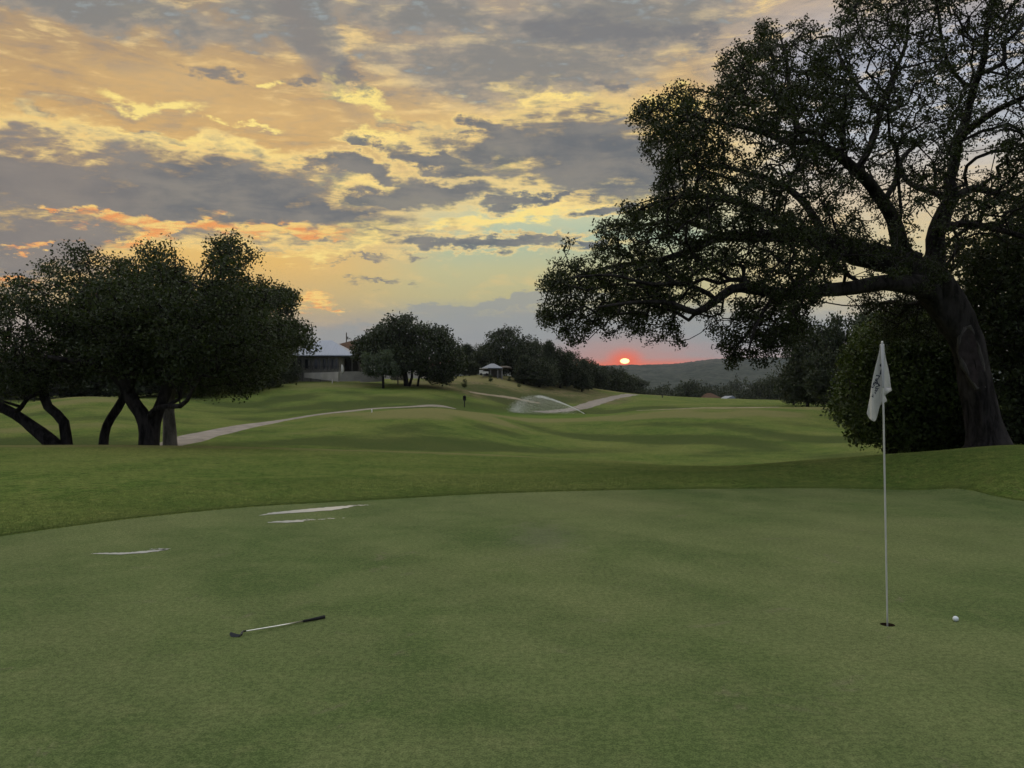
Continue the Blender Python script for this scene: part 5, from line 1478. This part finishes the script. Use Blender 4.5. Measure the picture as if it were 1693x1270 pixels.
# brown-roofed house behind
def brown_house():
    Y = 150.0; k = Y / F; c = at(600, 625, Y); g0 = Vector((c.x, Y, min(tz(c.x, Y), c.z)))
    root = empty('brown_roofed_house', g0, 'house with a brown hip roof rising behind the clubhouse and broad centre oak', 'house')
    X = lambda px: (px - 600) * k; Z = lambda py: CAMZ + (CY - py) / F * Y - g0.z
    bm = bmesh.new(); hip_roof(bm, X(530), X(700), -1, 15, Z(577.5), (577.5 - 553) * k * 1.12, 8.8); roof = from_bm('roof', bm, M_BROWNROOF, root)
    bm = bmesh.new(); bm_box(bm, (X(640), 4, Z(566)), (X(646), 5, Z(548))); from_bm('chimney', bm, M_STUCCO, roof)
    bm = bmesh.new(); bm_box(bm, (X(534), 0, -1), (X(696), 14, Z(578.8))); from_bm('wall', bm, M_STUCCO, root)
    for a_ in (545, 600, 660):
        bm = bmesh.new(); bm_box(bm, (X(a_), -.06, Z(600)), (X(a_ + 12), .06, Z(585))); from_bm('window', bm, M_GLASS, root)
brown_house()
# utility pole
root, H = simple_tube('utility_pole', 572.8, 550, 600, 170, .1, M_WOODP, 'thin utility pole sticking up above the brown roof', 'pole')
bm = bmesh.new(); bm_tube(bm, [(0, 0, -6), (0, 0, H)], [.14, .11], 8); from_bm('mast', bm, M_WOODP, root)
bm = bmesh.new(); bm_tube(bm, [(.28, 0, H - 1.5), (.28, 0, H - .9)], [.16, .16], 10); from_bm('transformer', bm, M_TRIM, root)

# little pavilion
def pavilion():
    Y = 132.0; k = Y / F; c = at(814, 621.5, Y); g0 = Vector((c.x, Y, min(tz(c.x, Y), c.z)))
    root = empty('pavilion', g0, 'small open pavilion with a pale grey metal hip roof on top of the tan slope', 'pavilion')
    X = lambda px: (px - 814) * k; Z = lambda py: CAMZ + (CY - py) / F * Y - g0.z
    M2 = roof_mat('grey_seam_metal', (0.15, 0.17, 0.21))
    bm = bmesh.new(); hip_roof(bm, X(797), X(831), -.5, 4.0, Z(608.5), 8.0 * k, 1.45); rf = from_bm('roof', bm, M2, root)
    bm = bmesh.new(); seams(bm, X(797), X(831), -.5, 1.75, Z(608.5), 8.0 * k, 1.45, 0.35); from_bm('roof_seams', bm, M2, rf)
    bm = bmesh.new(); hip_roof(bm, X(820), X(846), 2.2, 6.5, Z(606.5), 3.2 * k, 0.8); from_bm('lean_to_roof', bm, M_WOODP, root)
    for x in (799, 811, 823, 830):
        bm = bmesh.new(); bm_box(bm, (X(x) - .09, -.2, -.4), (X(x) + .09, .0, Z(609.9))); from_bm('post', bm, M_TRIM, root)
    bm = bmesh.new(); bm_box(bm, (X(799), 3.2, -.4), (X(829), 3.6, Z(609.9))); from_bm('back_wall', bm, M_WALLD, root)
    return Y, k
pavilion()
def parked_cart(px, label, Y=130.0):
    p = at(px, 620.5, Y); root = empty('golf_cart', p, label, 'golf cart', 'carts by the pavilion')
    bm = bmesh.new(); bm_box(bm, (-.75, -.5, .25), (.75, .5, .62)); bm_box(bm, (-.75, -.5, .62), (-.2, .5, .85)); from_bm('body', bm, M_WHITE, root)
    bm = bmesh.new(); bm_box(bm, (-.72, -.52, 1.12), (.68, .52, 1.2)); from_bm('roof', bm, M_WHITE, root)
    for x in (-.66, .62):
        for y in (-.45, .45):
            bm = bmesh.new(); bm_tube(bm, [(x, y, .6), (x, y, 1.117)], [.02, .02], 6); from_bm('roof_post', bm, M_RUBBER, root)
    for x in (-.45, .5):
        for y in (-.5, .5):
            bm = bmesh.new(); bm_tube(bm, [(x, y - .08, .16), (x, y + .08, .16)], [.2, .2], 12); from_bm('wheel', bm, M_RUBBER, root)
    bm = bmesh.new(); bm_box(bm, (-.3, -.4, .625), (.15, .4, .74)); from_bm('seat', bm, M_TRIM, root)
parked_cart(800, 'white golf cart parked under the left side of the little pavilion')

# far-left house and its fence
def left_house():
    Y = 105.0; k = Y / F; c = at(10, 652, Y); g0 = Vector((c.x, Y, min(tz(c.x, Y), c.z)))
    root = empty('stone_house', g0, 'pale house glimpsed beneath the left oaks at the left picture edge', 'house')
    X = lambda px: (px - 10) * k; Z = lambda py: CAMZ + (CY - py) / F * Y - g0.z
    bm = bmesh.new(); bm_box(bm, (X(-120), 0, -1), (X(52), 9, Z(622))); from_bm('wall', bm, M_STUCCO, root)
    bm = bmesh.new(); hip_roof(bm, X(-126), X(56), -.8, 9.8, Z(620.5), 2.4, 4.5); from_bm('roof', bm, M_BROWNROOF, root)
    for a_ in (-80, -30, 8, 30):
        bm = bmesh.new(); bm_box(bm, (X(a_), -.05, Z(640)), (X(a_ + 14), .05, Z(626))); w = from_bm('window', bm, M_TRIM, root)
        bm = bmesh.new(); bm_box(bm, (X(a_ + 1), -.08, Z(639)), (X(a_ + 13), -.053, Z(627))); from_bm('pane', bm, M_GLASS, w)
left_house()
def fence():
    Y = 76.0; k = Y / F; c = ground_at(0, Y)
    root = empty('wire_fence', c, 'thin dark wire fence on the grass at the far left edge', 'fence')
    xs = [(-60 + i * 13) for i in range(13)]
    P_ = [ground_at(px, Y) - c for px in xs]
    for p in P_:
        bm = bmesh.new(); bm_tube(bm, [p - Vector((0, 0, .2)), p + Vector((0, 0, 1.45))], [.035, .035], 6); from_bm('post', bm, M_RUBBER, root)
    bm = bmesh.new()
    for a_, b_ in zip(P_, P_[1:]):
        for h in (.15, .5, .85, 1.15, 1.4): bm_tube(bm, [a_ + Vector((0, 0, h)), b_ + Vector((0, 0, h))], [.012, .012], 4, cap=False)
        for j in range(1, 6):
            q = a_.lerp(b_, j / 6); bm_tube(bm, [q, q + Vector((0, 0, 1.4))], [.010, .010], 4, cap=False)
    from_bm('wire_mesh', bm, M_RUBBER, root)
fence()

# black post beside the path
p = hit(768, 673.5); k = p.y / F
root = empty('box_on_post', p, 'small black box on a thin post beside the cart path', 'post')
bm = bmesh.new(); bm_tube(bm, [(0, 0, -.1), (0, 0, 11 * k)], [.055, .055], 8); from_bm('post', bm, M_RUBBER, root)
bm = bmesh.new(); bm_box(bm, (-2.6 * k, -.12, 11 * k + .002), (2.6 * k, .12, 17 * k)); bm_tube(bm, [(0, -.12, 17 * k), (0, .12, 17 * k)], [2.5 * k, 2.5 * k], 16)
from_bm('box', bm, M_RUBBER, root)
def stake(px, bot, h, mat, label, rad=1.1):
    p = hit(px, bot); k = p.y / F
    root = empty('yardage_stake', p, label, 'marker')
    bm = bmesh.new(); bm_tube(bm, [(0, 0, -.1), (0, 0, h * k * .8)], [rad * k, rad * k * .9], 8); from_bm('shaft', bm, mat, root)
    bm = bmesh.new(); bm_tube(bm, [(0, 0, h * k * .8 + .001), (0, 0, h * k)], [rad * k * 1.1, rad * k * .3], 8); from_bm('tip', bm, mat, root)
stake(614.6, 682, 5.5, M_WHITE, 'short white stake in the grass just below the cart path')
stake(1095, 657.5, 3.8, M_RUBBER, 'tiny dark stake on the fairway crest right of where the path ends', 0.9)

# two roofs in the valley
def valley_house(px, base, Y, w, eave, ridge, wallm, roofm, name, label, gable=False):
    k = Y / F; c = at(px, base, Y); root = empty(name, c, label, 'house')
    h = (base - eave) * k; r = (eave - ridge) * k; W2 = w * k / 2
    bm = bmesh.new()
    bm_box(bm, (-W2, 0, -4), (W2, 8, h)); from_bm('wall', bm, wallm, root)
    bm = bmesh.new()
    if gable:
        o = .4
        v = [bm.verts.new(q) for q in ((-W2 - o, -o, h), (W2 + o, -o, h), (0.35 * W2, -o, h + r), (-W2 - o, 8, h), (W2 + o, 8, h), (0.35 * W2, 8, h + r))]
        for f in ((0, 1, 2), (5, 4, 3), (0, 2, 5, 3), (1, 4, 5, 2), (0, 3, 4, 1)): bm.faces.new([v[i] for i in f])
    else: hip_roof(bm, -W2 - .5, W2 + .5, -.5, 8.5, h + .13, r, W2 * 0.9)
    from_bm('roof', bm, roofm, root)
    bm = bmesh.new(); bm_box(bm, (-W2 * .3, -.06, h * .2), (W2 * .3, .05, h * .8)); from_bm('window', bm, M_GLASS, root)
valley_house(1209, 664, 235, 12, 659, 654.5, M_WHITE, M_METAL, 'white_gabled_house', 'small white-roofed house peeking over the fairway crest in the valley', True)
valley_house(1178, 663, 240, 22, 658.5, 650.5, M_STUCCO, M_BROWNROOF, 'grey_roofed_house', 'small dull brown roof left of the white one in the valley')

# ------------------------------------------------------------------ haze: one closed box round the place
def haze():
    bm = bmesh.new(); bm_box(bm, (-5600, -5600, -60), (5600, 5600, 190))
    m = bpy.data.materials.new('air'); m.use_nodes = True; t = m.node_tree; t.nodes.clear()
    o_ = t.nodes.new('ShaderNodeOutputMaterial'); v = t.nodes.new('ShaderNodeVolumePrincipled')
    v.inputs['Color'].default_value = (0.74, 0.80, 0.92, 1); v.inputs['Density'].default_value = HAZE; v.inputs['Anisotropy'].default_value = 0.35
    t.links.new(v.outputs[0], o_.inputs['Volume'])
    o = from_bm('haze', bm, m); tag(o, kind='stuff')
HAZE = 0.00009
haze()
